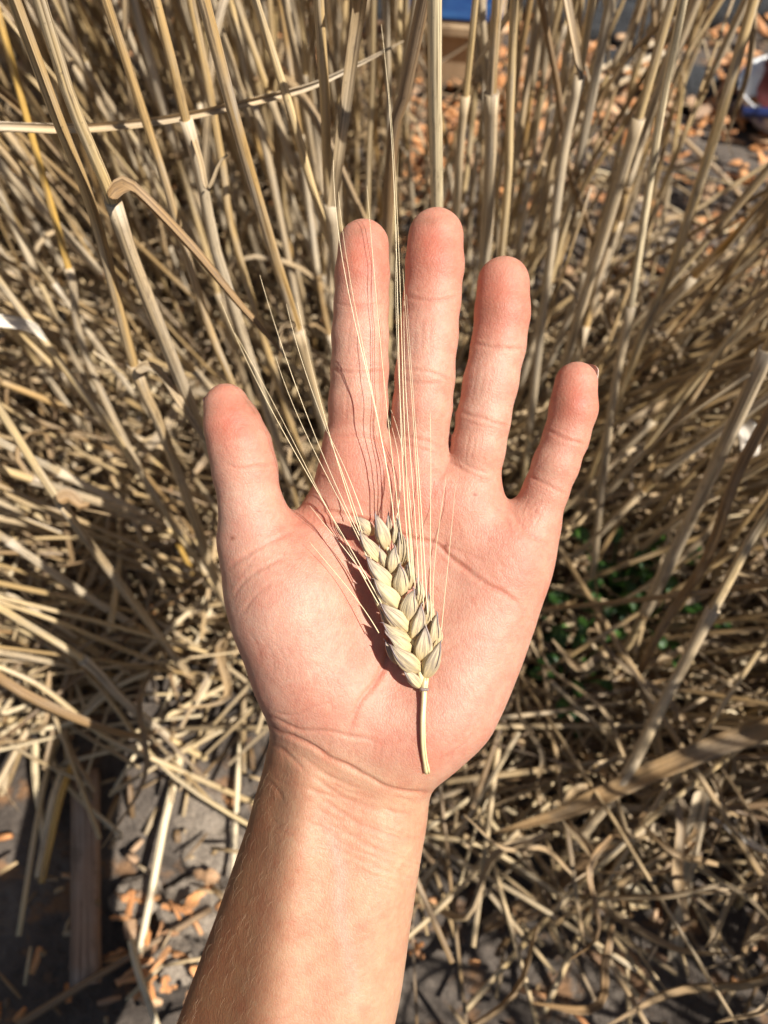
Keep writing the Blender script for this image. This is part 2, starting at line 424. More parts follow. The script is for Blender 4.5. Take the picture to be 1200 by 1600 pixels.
cr([(717, 645), (745, 651), (775, 661), (796, 667)], 0.6, 0.36); cr([(722, 655), (750, 664), (780, 669)], 0.4, 0.16, 0.2)
cr([(702, 722), (725, 736), (750, 747), (770, 752)], 0.6, 0.32); cr([(718, 722), (740, 732), (762, 738)], 0.4, 0.2, 0.3)
cr([(852, 671), (870, 680), (892, 690), (915, 695)], 0.6, 0.38); cr([(855, 663), (880, 672), (905, 682)], 0.4, 0.12, 0.1)
cr([(826, 742), (845, 752), (865, 764), (884, 772)], 0.6, 0.36); cr([(830, 752), (850, 764), (875, 776)], 0.4, 0.16, 0.2)
cr([(795, 795), (812, 820), (835, 842), (858, 852)], 0.7, 0.3, 0.3)
cr([(352, 727), (375, 733), (405, 728), (432, 724)], 0.6, 0.30); cr([(360, 737), (390, 740), (425, 735)], 0.4, 0.12, 0.1)
cr([(350, 893), (385, 868), (415, 850), (440, 838), (460, 830)], 0.7, 0.35, 0.3)
cr([(362, 935), (385, 905), (415, 885), (450, 868)], 0.6, 0.22, 0.2); cr([(372, 965), (395, 935), (430, 905)], 0.6, 0.16, 0.1)
# palm lines
cr([(458, 818), (490, 812), (530, 830), (570, 880), (600, 950), (607, 1010), (590, 1060), (560, 1100), (545, 1150)], 1.0, 0.75, 0.7)
cr([(470, 795), (520, 800), (580, 815), (640, 840), (680, 850), (715, 880), (760, 912), (795, 934), (822, 958)], 0.75, 0.6, 0.75)
cr([(612, 745), (640, 762), (655, 800), (690, 845), (740, 870), (800, 890), (845, 905)], 0.9, 0.10, 0.15)
cr([(608, 700), (600, 740), (590, 780)], 0.8, 0.25, 0.3); cr([(700, 725), (680, 760), (668, 800)], 0.9, 0.2, 0.2)
cr([(765, 780), (785, 800), (800, 830)], 0.7, 0.2, 0.2); cr([(660, 900), (690, 870), (720, 835)], 0.5, 0.1, 0.1)
cr([(640, 1060), (690, 1020), (740, 1000), (800, 1010)], 0.9, 0.14, 0.1); cr([(690, 1190), (720, 1165), (745, 1142)], 0.6, 0.2, 0.2)
for k in range(9):    # fine folds on the thumb mound
    u0 = 385+k*20
    cr([(u0, 985+k*9), (u0+18, 1010+k*8), (u0+24, 1045+k*6)], 0.45, 0.07, 0.05)
# wrist
cr([(418, 1136), (445, 1146), (475, 1158), (510, 1180), (560, 1207), (608, 1230), (640, 1238), (678, 1238)], 0.8, 0.75, 0.75)
cr([(420, 1118), (440, 1128), (470, 1140), (505, 1141), (550, 1150), (590, 1160)], 0.6, 0.42, 0.4); cr([(425, 1112), (455, 1118), (490, 1105), (520, 1100)], 0.5, 0.22, 0.2)
cr([(418, 1160), (440, 1172), (462, 1190), (478, 1208)], 0.6, 0.4, 0.3)
cr([(480, 1205), (520, 1235), (560, 1255), (610, 1268), (660, 1270)], 0.7, 0.28, 0.2); cr([(470, 1180), (520, 1215), (570, 1235)], 0.6, 0.26, 0.2)
cr([(485, 1232), (520, 1260), (565, 1290), (620, 1308), (662, 1312)], 0.7, 0.26, 0.2); cr([(500, 1225), (550, 1255), (600, 1272), (650, 1280)], 0.5, 0.16, 0.1)
cr([(520, 1280), (570, 1320), (620, 1340), (655, 1345)], 0.7, 0.14, 0.1); cr([(400, 1210), (425, 1225), (445, 1250)], 0.6, 0.2, 0.1)
for (ax_, ay_, bx_, by_, nn) in ((640, 480, 695, 570, 4), (535, 490, 590, 565, 3), (735, 560, 790, 640, 4), (640, 610, 690, 680, 3), (530, 595, 590, 670, 3), (725, 665, 770, 735, 4), (845, 700, 880, 745, 3), (815, 765, 860, 830, 4)):
    for k in range(nn):   # lengthwise wrinkles along the finger segments
        f = (k+0.7)/(nn+0.4); u = ax_+(bx_-ax_)*f
        ta = 0.28 if ax_ > 800 else (0.13 if ax_ > 700 else 0.05)
        cr([(u+ta*20, ay_+8+6*(k % 2)), (u-ta*20, (ay_+by_)/2), (u-ta*60, by_-8-8*(k % 3))], 0.35, 0.10, 0.12)

for k in range(170):      # fine net of short lines over palm, mounds and wrist
    u0 = rng.uniform(390, 830); v0 = rng.uniform(730, 1180); an = rng.normal(1.9 if u0 < 600 else 1.2, 0.5); ln = rng.uniform(18, 55)
    q = [(u0+math.cos(an)*ln*t+rng.normal(0, 1.5), v0+math.sin(an)*ln*t+rng.normal(0, 1.5)) for t in (0, .5, 1)]
    cr(q, rng.uniform(.35, .55), rng.uniform(.05, .11), rng.uniform(0, .18))
for k in range(60):
    u0 = rng.uniform(420, 640); v0 = 1165+0.36*(u0-450)+rng.uniform(10, 170); ln = rng.uniform(30, 80)
    cr([(u0, v0), (u0+ln*.5, v0+ln*.24), (u0+ln, v0+ln*.36)], rng.uniform(.35, .55), rng.uniform(.08, .20), .06)
def seg_dist(x, y, P):
    d = np.full(x.shape, 1e9); s = np.zeros(x.shape); L = 0
    lens = [np.linalg.norm(P[i+1]-P[i]) for i in range(len(P)-1)]; tot = sum(lens)
    for i in range(len(P)-1):
        a = P[i]; e = P[i+1]-a
        t = np.clip(((x-a[0])*e[0]+(y-a[1])*e[1])/(e @ e), 0, 1)
        q = np.hypot(x-a[0]-t*e[0], y-a[1]-t*e[1])
        m = q < d; d = np.where(m, q, d); s = np.where(m, (L+t*lens[i])/tot, s); L += lens[i]
    return d, s
def vnoise(p, scale, seed=0):
    """cheap smooth 3-D value noise in 0..1"""
    q = p/scale; i = np.floor(q).astype(np.int64); f = q-i; f = f*f*(3-2*f)
    def h(a):
        n = a[:, 0]*374761393+a[:, 1]*668265263+a[:, 2]*2147483647+seed*974711
        n = (n ^ (n >> 13))*1274126177; n = n ^ (n >> 16)
        return (n & 0xffff)/65535.0
    r = 0
    for dx in (0, 1):
        for dy in (0, 1):
            for dz in (0, 1):
                w = (f[:, 0] if dx else 1-f[:, 0])*(f[:, 1] if dy else 1-f[:, 1])*(f[:, 2] if dz else 1-f[:, 2])
                r = r+w*h(i+np.array([dx, dy, dz]))
    return r

FIELD = hand_total()
def palm_z(u, v):
    """front surface height of the hand (mm) below photo pixel (u,v)"""
    z = 12.0
    for _ in range(3):
        p = H(u, v, z)
        i = int(round((p[0]-LO[0])/VOX)); j = int(round((p[1]-LO[1])/VOX))
        if not (0 <= i < NX and 0 <= j < NY): return None
        c = np.nonzero(FIELD[i, j] < 0)[0]
        if len(c) == 0: return None
        k = c[-1]; a, b = FIELD[i, j, k], FIELD[i, j, min(k+1, NZ-1)]
        z = float(gz[k]+VOX*a/(a-b+1e-9))
    return z

def skin_material():
    m, nt, b = new_mat("skin")
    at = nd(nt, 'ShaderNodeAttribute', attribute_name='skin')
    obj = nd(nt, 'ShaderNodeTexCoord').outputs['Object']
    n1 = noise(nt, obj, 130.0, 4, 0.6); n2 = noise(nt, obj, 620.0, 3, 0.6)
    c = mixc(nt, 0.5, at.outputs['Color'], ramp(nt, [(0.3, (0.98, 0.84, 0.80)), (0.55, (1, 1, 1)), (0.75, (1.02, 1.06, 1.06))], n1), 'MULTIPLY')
    c = mixc(nt, 0.35, c, ramp(nt, [(0.35, (0.93, 0.86, 0.83)), (0.6, (1.03, 1.04, 1.04))], n2), 'MULTIPLY')
    nt.links.new(c, b.inputs['Base Color'])
    b.inputs['Subsurface Weight'].default_value = 0.45
    b.inputs['Subsurface Radius'].default_value = (1.0, 0.32, 0.18)
    b.inputs['Subsurface Scale'].default_value = 0.0045
    b.inputs['Roughness'].default_value = 0.52
    b.inputs['Specular IOR Level'].default_value = 0.35
    # fine skin relief: crossing furrows and papillary grain
    vo = nd(nt, 'ShaderNodeTexVoronoi', feature='DISTANCE_TO_EDGE'); vo.inputs['Scale'].default_value = 1.0
    nt.links.new(scaled(nt, obj, (1150, 760, 900)), vo.inputs['Vector'])
    e = math_(nt, 'MINIMUM', vo.outputs['Distance'], 0.22)
    hgt = math_(nt, 'ADD', math_(nt, 'MULTIPLY', e, 2.2), math_(nt, 'MULTIPLY', noise(nt, obj, 2400.0, 3, 0.6), 0.7))
    hgt = math_(nt, 'ADD', hgt, math_(nt, 'MULTIPLY', n2, 0.9))
    vo2 = nd(nt, 'ShaderNodeTexVoronoi', feature='DISTANCE_TO_EDGE'); vo2.inputs['Scale'].default_value = 1.0
    nt.links.new(scaled(nt, obj, (620, 400, 500)), vo2.inputs['Vector'])
    hgt = math_(nt, 'ADD', hgt, math_(nt, 'MULTIPLY', math_(nt, 'MINIMUM', vo2.outputs['Distance'], 0.12), 2.4))
    bp = nd(nt, 'ShaderNodeBump'); bp.inputs['Strength'].default_value = 0.32; bp.inputs['Distance'].default_value = 0.00035
    nt.links.new(hgt, bp.inputs['Height']); nt.links.new(bp.outputs[0], b.inputs['Normal'])
    return m

def build_hand():
    V, Fq = surface_nets(FIELD, LO, VOX)
    me = bpy.data.meshes.new("hand_coarse")
    me.from_pydata(V.tolist(), [], Fq.tolist())
    tmp = bpy.data.objects.new("tmp", me); COL.objects.link(tmp)
    md = tmp.modifiers.new("s", 'SMOOTH'); md.factor = 0.5; md.iterations = 4
    ms = tmp.modifiers.new("d", 'SUBSURF'); ms.levels = 1; ms.render_levels = 1
    dg = bpy.context.evaluated_depsgraph_get()
    m2 = bpy.data.meshes.new_from_object(tmp.evaluated_get(dg))
    bpy.data.objects.remove(tmp); bpy.data.meshes.remove(me)
    n = len(m2.vertices)
    co = np.empty(n*3); m2.vertices.foreach_get("co", co); co = co.reshape(-1, 3)
    no = np.empty(n*3); m2.vertex_normals.foreach_get("vector", no); no = no.reshape(-1, 3)
    x, y, z = co.T
    u = 600+x*FPX/(HD-z); v = 800-y*FPX/(HD-z)
    front = np.clip(no[:, 2]*1.6, 0, 1)
    disp = np.zeros(n); red = np.zeros(n)
    for pts, w, d, r in CREASES:
        P = np.array(pts, float)
        if len(P) > 2:
            P = smooth_path(np.c_[P, np.zeros(len(P))], len(P)*4)[:, :2]
        lo = P.min(0)-30; hi = P.max(0)+30
        k = np.nonzero((u > lo[0]) & (u < hi[0]) & (v > lo[1]) & (v < hi[1]) & (front > 0))[0]
        if not len(k): continue
        jit = (vnoise(co[k], 5.0, 3)-0.5)*3
        dist, s = seg_dist(u[k]+jit, v[k]-jit, P)
        dist *= HD/FPX
        fade = np.clip(np.minimum(s, 1-s)*6+0.15, 0, 1)*(0.65+0.7*vnoise(co[k], 5.0, 5))
        g = np.exp(-(dist/w)**2)
        bulge = np.exp(-(dist/(w*3.4))**2)
        disp[k] += front[k]*fade*d*(-1.25*g+0.30*bulge)
        red[k] += r*fade*np.exp(-(dist/(w*1.15))**2)
    disp += (vnoise(co, 9.0, 11)-0.5)*0.30+(vnoise(co, 3.2, 12)-0.5)*0.10
    co = co+no*disp[:, None]
    # albedo: palm pink, redder finger pads and mounds, forearm tan with flank shade painted in
    def blob(cu, cv, ru, rv): return np.exp(-(((u-cu)/ru)**2+((v-cv)/rv)**2))
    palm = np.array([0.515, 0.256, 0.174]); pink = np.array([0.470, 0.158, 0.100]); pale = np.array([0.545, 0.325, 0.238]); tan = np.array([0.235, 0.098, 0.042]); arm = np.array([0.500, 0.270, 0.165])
    c = np.tile(palm, (n, 1))
    mixin = lambda c, w, q: c*(1-w[:, None])+q*w[:, None]
    pw = np.zeros(n)
    for cu, cv, ru, rv, k in ((570, 405, 48, 60, .95), (680, 395, 52, 62, .95), (787, 470, 48, 62, .95), (898, 625, 44, 52, .95), (365, 660, 50, 60, .75), (560, 735, 75, 50, .5), (650, 770, 70, 50, .45), (735, 800, 70, 45, .35),
                          (800, 880, 70, 60, .35), (480, 820, 60, 40, .5), (600, 900, 60, 120, .4), (430, 1060, 55, 60, .2), (560, 1000, 40, 60, .4), (640, 1180, 80, 40, .35), (480, 1080, 60, 40, .3)):
        pw = np.maximum(pw, k*blob(cu, cv, ru, rv))
    c = mixin(c, pw, pink)
    lw = np.zeros(n)
    for cu, cv, ru, rv, k in ((665, 530, 45, 60, .4), (560, 530, 45, 60, .3), (770, 600, 45, 60, .4), (385, 800, 50, 70, .5), (450, 980, 90, 90, .45), (720, 1050, 80, 90, .35), (700, 900, 50, 60, .2)):
        lw = np.maximum(lw, k*blob(cu, cv, ru, rv))
    c = mixin(c, lw, pale)
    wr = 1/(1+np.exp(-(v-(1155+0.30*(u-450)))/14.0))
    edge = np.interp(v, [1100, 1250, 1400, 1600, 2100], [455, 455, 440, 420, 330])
    tan_shade = 1/(1+np.exp((u-edge)/20.0))  # mask for sun tan plus painted shade down the thumb-side flank
    armc = arm*(1-tan_shade[:, None])+tan*tan_shade[:, None]
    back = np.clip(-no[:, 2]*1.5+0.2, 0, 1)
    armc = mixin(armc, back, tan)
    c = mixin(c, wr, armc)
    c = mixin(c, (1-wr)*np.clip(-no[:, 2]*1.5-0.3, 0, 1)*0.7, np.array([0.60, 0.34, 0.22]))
    vd, _ = seg_dist(u, v, np.array([(500, 1270), (520, 1310), (533, 1360), (530, 1420), (545, 1500), (560, 1580)], float))
    vn = 0.20*np.exp(-(vd/11)**2)*np.clip((v-1260)/60, 0, 1)*np.clip((1600-v)/150, 0, 1)*front
    c = mixin(c, vn, np.array([0.46, 0.43, 0.40]))
    c = mixin(c, np.clip(red, 0, 1)*0.5, np.array([0.46, 0.13, 0.075]))
    # soil smudges and painted-in shading on the finger pads, a mole on the thumb base and a speck on the palm
    for cu, cv, ru, rv, k in ((562, 362, 20, 9, .35), (672, 345, 22, 8, .4), (650, 392, 14, 10, .22), (768, 478, 24, 20, .25), (876, 628, 15, 14, .45), (390, 632, 14, 10, .35), (395, 645, 10, 4, .4)):
        k2 = k*blob(cu, cv, ru, rv)*(0.5+vnoise(co, 1.6, 21))
        c = mixin(c, np.clip(k2, 0, 1), np.array([0.30, 0.15, 0.09]))
    for cu, cv, r in ((363, 841, 3.0), (697, 853, 3.2), (742, 773, 2.2)):
        c = mixin(c, 0.8*blob(cu, cv, r*1.4, r), np.array([0.20, 0.06, 0.03]))
    mot = vnoise(co, 6.0, 31)*0.6+vnoise(co, 2.4, 32)*0.4-0.5
    mot = mot+0.5*(vnoise(co, 1.1, 33)-0.5)
    c = c*np.stack([1+0.10*mot, 1+0.34*mot, 1+0.36*mot], 1)
    m2.vertices.foreach_set("co", (co/1000.0).ravel())
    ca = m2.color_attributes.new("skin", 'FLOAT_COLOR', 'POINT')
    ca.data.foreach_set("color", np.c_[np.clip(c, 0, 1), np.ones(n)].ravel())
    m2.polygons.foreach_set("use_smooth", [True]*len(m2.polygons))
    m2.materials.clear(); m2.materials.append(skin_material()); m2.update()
    o = link("person", m2, label="bare forearm and open upturned palm holding a bearded wheat ear", category="person")
    o.matrix_world = HAND_M
    return o
person = build_hand()

def build_nails():
    m, nt, b = new_mat("fingernail"); b.inputs['Base Color'].default_value = (0.70, 0.47, 0.38, 1); b.inputs['Roughness'].default_value = 0.3
    b.inputs['Subsurface Weight'].default_value = 0.2; b.inputs['Subsurface Scale'].default_value = 0.001
    for n, ch in FINGERS.items():
        (u0, v0, z0, r0), (u1, v1, z1, r1) = ch[0], ch[2]
        A = H(u0, v0, z0); B = H(u1, v1, z1); ax = (A-B)/np.linalg.norm(A-B); r = Hr(r0)
        down = np.array([0, 0, -1.0])
        if n == 'little': down = np.array([0.55, 0, -0.85])
        if n == 'thumb': down = np.array([-0.45, 0, -0.90])
        down = down-ax*(down @ ax); down /= np.linalg.norm(down); side = np.cross(ax, down)
        mb = MB(); NU, NV = 9, 7; V = []
        reach = 1.10 if n == 'little' else 0.96
        for s_ in (0, 1):
            for i in range(NU):
                th = (i/(NU-1)-0.5)*1.9
                for j in range(NV):
                    t = j/(NV-1); along = -0.55+t*(reach+0.55)
                    tip = 1-0.25*max(0, t-0.75)/0.25*(th/0.95)**2
                    rad = r*(0.93+0.07*t-0.16*t*t)+0.25*s_
                    V.append(A+ax*along*r*tip+down*math.cos(th)*rad+side*math.sin(th)*rad*0.98)
        F = []
        for i in range(NU-1):
            for j in range(NV-1):
                q = (i*NV+j, (i+1)*NV+j, (i+1)*NV+j+1, i*NV+j+1); F.append(q[::-1]); F.append(tuple(NU*NV+k for k in q))
        for i in range(NU-1):
            for j in (0, NV-1): F.append((i*NV+j, (i+1)*NV+j, NU*NV+(i+1)*NV+j, NU*NV+i*NV+j))
        for j in range(NV-1):
            for i in (0, NU-1): F.append((i*NV+j, i*NV+j+1, NU*NV+i*NV+j+1, NU*NV+i*NV+j))
        mb.add(np.array(V)/1000, F); link("fingernail", mb.mesh("fingernail", m), person)
build_nails()
def build_hair():
    m, nt, b = new_mat("arm_hair"); b.inputs['Base Color'].default_value = (0.42, 0.28, 0.16, 1); b.inputs['Roughness'].default_value = 0.4
    me = person.data; n = len(me.vertices); co = np.empty(n*3); me.vertices.foreach_get("co", co); co = co.reshape(-1, 3)*1000
    no = np.empty(n*3); me.vertex_normals.foreach_get("vector", no); no = no.reshape(-1, 3)
    u = 600+co[:, 0]*FPX/(HD-co[:, 2]); v = 800-co[:, 1]*FPX/(HD-co[:, 2])
    k = np.nonzero((v > 1190) & (v < 1640) & (no[:, 0] < -0.45) & (no[:, 2] > -0.5))[0]
    mb = MB()
    for i in rng.choice(k, 180, replace=False):
        nn = no[i]; g = np.array([-0.25, -1.0, 0.1])+rng.normal(0, .25, 3); g -= nn*(g @ nn); g /= np.linalg.norm(g); L_ = rng.uniform(2.5, 6.0); p = co[i]
        P = np.array([p-nn*.1, p+nn*L_*.18+g*L_*.3, p+nn*L_*.26+g*L_*.65, p+nn*L_*.22+g*L_])
        tube(mb, P/1000, np.array([.018, .017, .013, .006])/1000, 4, cap=False)
    o = link("arm_hair", mb.mesh("arm_hair", m), person); o["kind"] = "stuff"
build_hair()

# ------------------------------------------------------------------ the wheat ear on the palm
def glume_mat():
    m, nt, b = new_mat("glume")
    uv = nd(nt, 'ShaderNodeTexCoord').outputs['UV']; rnd = nd(nt, 'ShaderNodeObjectInfo').outputs['Random']
    obj = nd(nt, 'ShaderNodeTexCoord').outputs['Object']
    sep = nd(nt, 'ShaderNodeSeparateXYZ'); nt.links.new(uv, sep.inputs[0]); v = sep.outputs[1]
    off = nd(nt, 'ShaderNodeCombineXYZ'); nt.links.new(math_(nt, 'MULTIPLY', rnd, 91.0), off.inputs[2])
    def fib(sx, sy, det=3):
        a = nd(nt, 'ShaderNodeVectorMath', operation='ADD'); nt.links.new(scaled(nt, uv, (sx, sy, 1)), a.inputs[0]); nt.links.new(off.outputs[0], a.inputs[1]); return noise(nt, a.outputs[0], 1.0, det, 0.6)
    f1 = fib(30, 1.6); f2 = fib(5, 2.2)
    c = ramp(nt, [(0.0, (0.66, 0.54, 0.27)), (0.30, (0.68, 0.57, 0.34)), (0.62, (0.65, 0.56, 0.39)), (0.84, (0.52, 0.45, 0.36)), (0.95, (0.24, 0.19, 0.18))], v)
    c = mixc(nt, math_(nt, 'MULTIPLY', rnd, 0.35), c, (0.68, 0.57, 0.30))
    dk = math_(nt, 'MULTIPLY', ramp(nt, [(0.48, (0, 0, 0)), (0.60, (1, 1, 1))], f1), ramp(nt, [(0.10, (0.30, 0.30, 0.30)), (0.55, (1, 1, 1))], v))
    c = mixc(nt, math_(nt, 'MULTIPLY', dk, 0.75), c, (0.23, 0.19, 0.17))
    pt = math_(nt, 'MULTIPLY', ramp(nt, [(0.55, (0, 0, 0)), (0.68, (1, 1, 1))], f2), 0.45); c = mixc(nt, pt, c, (0.34, 0.29, 0.25))
    sp = ramp(nt, [(0.70, (0, 0, 0)), (0.76, (1, 1, 1))], noise(nt, obj, 1500.0, 2)); c = mixc(nt, math_(nt, 'MULTIPLY', sp, 0.6), c, (0.10, 0.07, 0.06))
    c = mixc(nt, 1.0, c, (0.93, 0.85, 0.76), 'MULTIPLY'); nt.links.new(c, b.inputs['Base Color']); b.inputs['Roughness'].default_value = 0.6; b.inputs['Specular IOR Level'].default_value = 0.3
    bp = nd(nt, 'ShaderNodeBump'); bp.inputs['Strength'].default_value = 0.7; bp.inputs['Distance'].default_value = 0.0005
    nt.links.new(math_(nt, 'ADD', f1, math_(nt, 'MULTIPLY', f2, 0.8)), bp.inputs['Height']); nt.links.new(bp.outputs[0], b.inputs['Normal'])
    return m
M_GLUME = glume_mat()
M_AWN = straw_mat("awn", [(0.0, (0.74, 0.62, 0.38)), (1.0, (0.80, 0.70, 0.48))], streak=2, grey=0.1, rough=0.4, spots=0.0, bump=0)
M_DARK = straw_mat("awn_base_dark", [(0.0, (0.16, 0.12, 0.13)), (1.0, (0.24, 0.19, 0.17))], streak=4, grey=0.1, spots=0.1, bump=0)
M_PED = straw_mat("ear_stem", [(0.0, (0.68, 0.58, 0.32)), (1.0, (0.70, 0.60, 0.35))], streak=9, grey=0.15, spots=0.1)
def EZ(x, y): return 470+x/3.477, 760+y/3.477      # from the enlarged view of the ear
EAR_Z0 = max(palm_z(640, 1040), palm_z(655, 1070))+0.2
def ear_z(v): return np.interp(v, [790, 900, 1000, 1075], [EAR_Z0+0.5, EAR_Z0-0.3, EAR_Z0-0.2, EAR_Z0])
ear = empty("wheat_ear", label="bearded pale wheat ear with long awns lying on the open palm", category="wheat ear")
ear.matrix_world = HAND_M
def glume(base, tip, wid, lift=(2.5, 6.5), depth=0.52):
    (u0, v0), (u1, v1) = EZ(*base), EZ(*tip)
    z = ear_z((v0+v1)/2)
    A = H(u0, v0, z+lift[0]); B = H(u1, v1, z+lift[1])
    wmm = Hr(wid/3.477, z)/2
    n = 15; t = np.linspace(0, 1, n)
    side = np.cross((B-A)/np.linalg.norm(B-A), [0, 0, 1.0])
    bow = np.sin(t*math.pi)*0.9
    P = A[None]*(1-t[:, None])+B[None]*t[:, None]; P[:, 2] += bow
    R = wmm*np.interp(t, [0, .06, .16, .30, .45, .60, .74, .86, .95, 1], [.26, .50, .80, 1.0, 1.02, .86, .62, .38, .17, .02])
    P = P+side[None]*(np.sin(t*math.pi)*wmm*rng.uniform(-.12, .12)+np.maximum(0, t-.75)*wmm*rng.uniform(-1.2, 1.2))[:, None]
    mb = MB(); k_th = rng.uniform(-.9, .5)
    keel = lambda th: 1.02/(np.abs(np.cos(th-k_th))**1.22+np.abs(np.sin(th-k_th))**1.22)**(1/1.22)+0.14*np.maximum(0, np.cos(th-k_th))**24+0.03*np.cos(11*th+k_th*5)
    tube(mb, P/1000, R/1000, 34, depth, 1.0, ref=[0, 0, 1.0], prof=keel)
    Lt = float(np.linalg.norm(np.diff(P, axis=0), axis=1).sum())/1000
    mb.uv = [[(a, b_/Lt) for a, b_ in f] for f in mb.uv]
    link("glume", mb.mesh("glume", M_GLUME), ear)
    # dark keel edge running to the pointed beak
    mb = MB(); k0 = 5
    Q = P[k0:].copy(); sgn = 1 if tip[0] >= base[0] else -1
    Q += side[None]*(R[k0:, None]*0.62*sgn*1.0); Q[:, 2] += R[k0:]*depth*0.80
    Q = np.vstack([Q, (B+(B-A)/np.linalg.norm(B-A)*0.9)[None]])
    tube(mb, Q/1000, np.concatenate([np.linspace(0.06, 0.22, len(Q)-1), [0.04]])/1000, 6)
    link("keel", mb.mesh("keel", M_DARK), ear)
GL = [ # back row first
 ((540, 965), (455, 840), 62, (0.5, 3.5)), ((745, 870), (748, 745), 60, (0.5, 3.5)), ((725, 890), (733, 690), 78, (1.2, 4.5)), ((695, 775), (692, 590), 70, (1.0, 4.5)), ((648, 655), (640, 500), 66, (0.8, 4)),
 ((592, 560), (590, 395), 72, (1, 4.5)), ((565, 440), (545, 235), 74, (1.2, 4.5)), ((525, 340), (527, 170), 62, (1.0, 4)), ((482, 300), (478, 150), 46, (0.5, 3)), ((395, 262), (300, 160), 70, (1, 4)),
 ((470, 455), (430, 330), 58, (1.5, 4.5)), ((460, 700), (380, 490), 60, (0.2, 2.5)), ((500, 800), (430, 640), 60, (0.2, 2.5)),
 # front rows, tip of the lower one over the base of the upper one
 ((462, 345), (408, 148), 84, (2, 5.5)), ((440, 410), (315, 250), 86, (2.2, 5.6)), ((497, 475), (502, 325), 84, (2.2, 5.6)), ((506, 553), (352, 385), 92, (2.4, 5.8)), ((547, 603), (548, 425), 88, (2.4, 6)),
 ((538, 668), (392, 510), 100, (2.5, 6)), ((577, 738), (603, 560), 102, (2.5, 6.2)), ((588, 792), (432, 640), 96, (2.6, 6.2)), ((612, 838), (662, 645), 92, (2.4, 6)), ((602, 850), (442, 748), 82, (2.4, 6)),
 ((606, 902), (468, 790), 84, (2.6, 6.2)), ((657, 948), (682, 760), 112, (2.6, 6.4)), ((652, 1003), (486, 865), 100, (2.8, 6.4)), ((676, 1040), (763, 845), 98, (2.2, 6)), ((657, 1097), (552, 980), 66, (1.5, 4.2)),
]
for g in GL: glume(g[0], g[1], g[2], g[3])
mb = MB()
tube(mb, smooth_path([H(*EZ(667, 1110), ear_z(1075)+1.6), H(*EZ(640, 960), ear_z(1040)+2.4), H(*EZ(585, 760), ear_z(960)+2.6), H(*EZ(530, 560), ear_z(900)+2.6), H(*EZ(470, 330), ear_z(850)+2.8)], 20)/1000, np.linspace(1.15, 0.6, 20)/1000, 8)
link("rachis", mb.mesh("rachis", M_PED), ear)
sp = [(676, 1040, 2.2), (671, 1095, 1.8), (668, 1170, 1.4), (663, 1270, 1.2), (664, 1380, 1.1), (672, 1470, 1.0), (686, 1552, 1.0)]
zs_ = [(palm_z(*EZ(x, y)) or 15)+dz for x, y, dz in sp]
mb = MB(); tube(mb, smooth_path([H(*EZ(x, y), z) for (x, y, dz), z in zip(sp, zs_)], 26)/1000, np.r_[np.full(3, 1.1), np.full(20, 0.80), np.full(3, 0.95)]/1000, 12, prof=lambda th: 1+0.06*np.cos(5*th))
link("stem", mb.mesh("ear_stem", M_PED), ear)
mb = MB(); c0 = H(*EZ(671, 1100), zs_[1]); tube(mb, np.array([c0+[0.05, 0.5, 0], c0+[0, 0.15, 0], c0-[0, 0.2, 0], c0-[0, 0.5, 0]])/1000, np.array([1.1, 1.45, 1.45, 1.05])/1000, 10)
link("collar", mb.mesh("collar", M_DARK), ear)
# awns: photo pixels from root to tip, with height above the ear's bed at root and tip (mm)
AWNS = [
 ([(592, 989), (560, 940), (520, 890), (484, 847)], 4, 6), ([(600, 948), (563, 890), (530, 815), (487, 762), (450, 687), (424, 635), (382, 560), (345, 470)], 5, 10),
 ([(598, 955), (565, 900), (535, 830), (495, 770), (462, 700), (430, 630), (395, 570), (366, 520)], 4, 9), ([(590, 905), (560, 850), (530, 770), (505, 738), (470, 660), (440, 590), (432, 558)], 5, 8),
 ([(583, 880), (556, 826), (528, 762), (500, 700), (470, 625), (452, 580), (430, 500), (405, 430)], 5, 12), ([(575, 870), (558, 800), (530, 735), (508, 660), (480, 590), (458, 520), (448, 475)], 5, 12),
 ([(570, 855), (552, 800), (535, 740), (512, 680), (497, 610), (480, 540), (464, 472)], 5, 13), ([(567, 805), (556, 775), (545, 745), (524, 700), (508, 668)], 4, 6),
 ([(572, 905), (548, 870), (512, 825), (484, 790)], 3, 4),
 ([(617, 830), (608, 760), (598, 690), (588, 640), (570, 580), (556, 500), (536, 430), (528, 330), (520, 250)], 5, 13), ([(615, 815), (606, 730), (590, 650), (575, 590), (561, 520), (546, 430), (540, 370), (527, 300)], 5, 14),
 ([(628, 850), (620, 760), (610, 690), (602, 640), (598, 570), (590, 480), (582, 390), (573, 290)], 5, 14), ([(640, 900), (636, 790), (628, 700), (622, 640), (624, 540), (620, 430), (616, 300), (608, 150), (595, 38)], 6, 18),
 ([(645, 910), (640, 800), (632, 700), (628, 590), (627, 480), (624, 400), (618, 280), (612, 200), (607, 130)], 6, 17), ([(648, 920), (642, 820), (634, 730), (626, 660), (619, 560), (622, 480), (619, 350)], 6, 13),
 ([(655, 930), (650, 840), (642, 720), (636, 620), (630, 540), (632, 470)], 5, 11), ([(662, 950), (658, 870), (652, 760), (650, 700), (640, 600), (636, 500), (629, 420)], 5, 12), ([(668, 960), (663, 870), (658, 790), (650, 690), (645, 600), (635, 460)], 5, 11),
 ([(674, 970), (672, 880), (673, 800), (673, 730), (672, 645)], 5, 7), ([(680, 985), (677, 900), (684, 840), (690, 790), (697, 745)], 4, 5), ([(689, 990), (696, 920), (702, 860), (708, 800), (712, 755)], 3, 4),
 ([(650, 905), (646, 830), (636, 760), (628, 690), (610, 640)], 4, 7), ([(618, 818), (625, 750), (620, 700), (608, 655)], 4, 6),
]
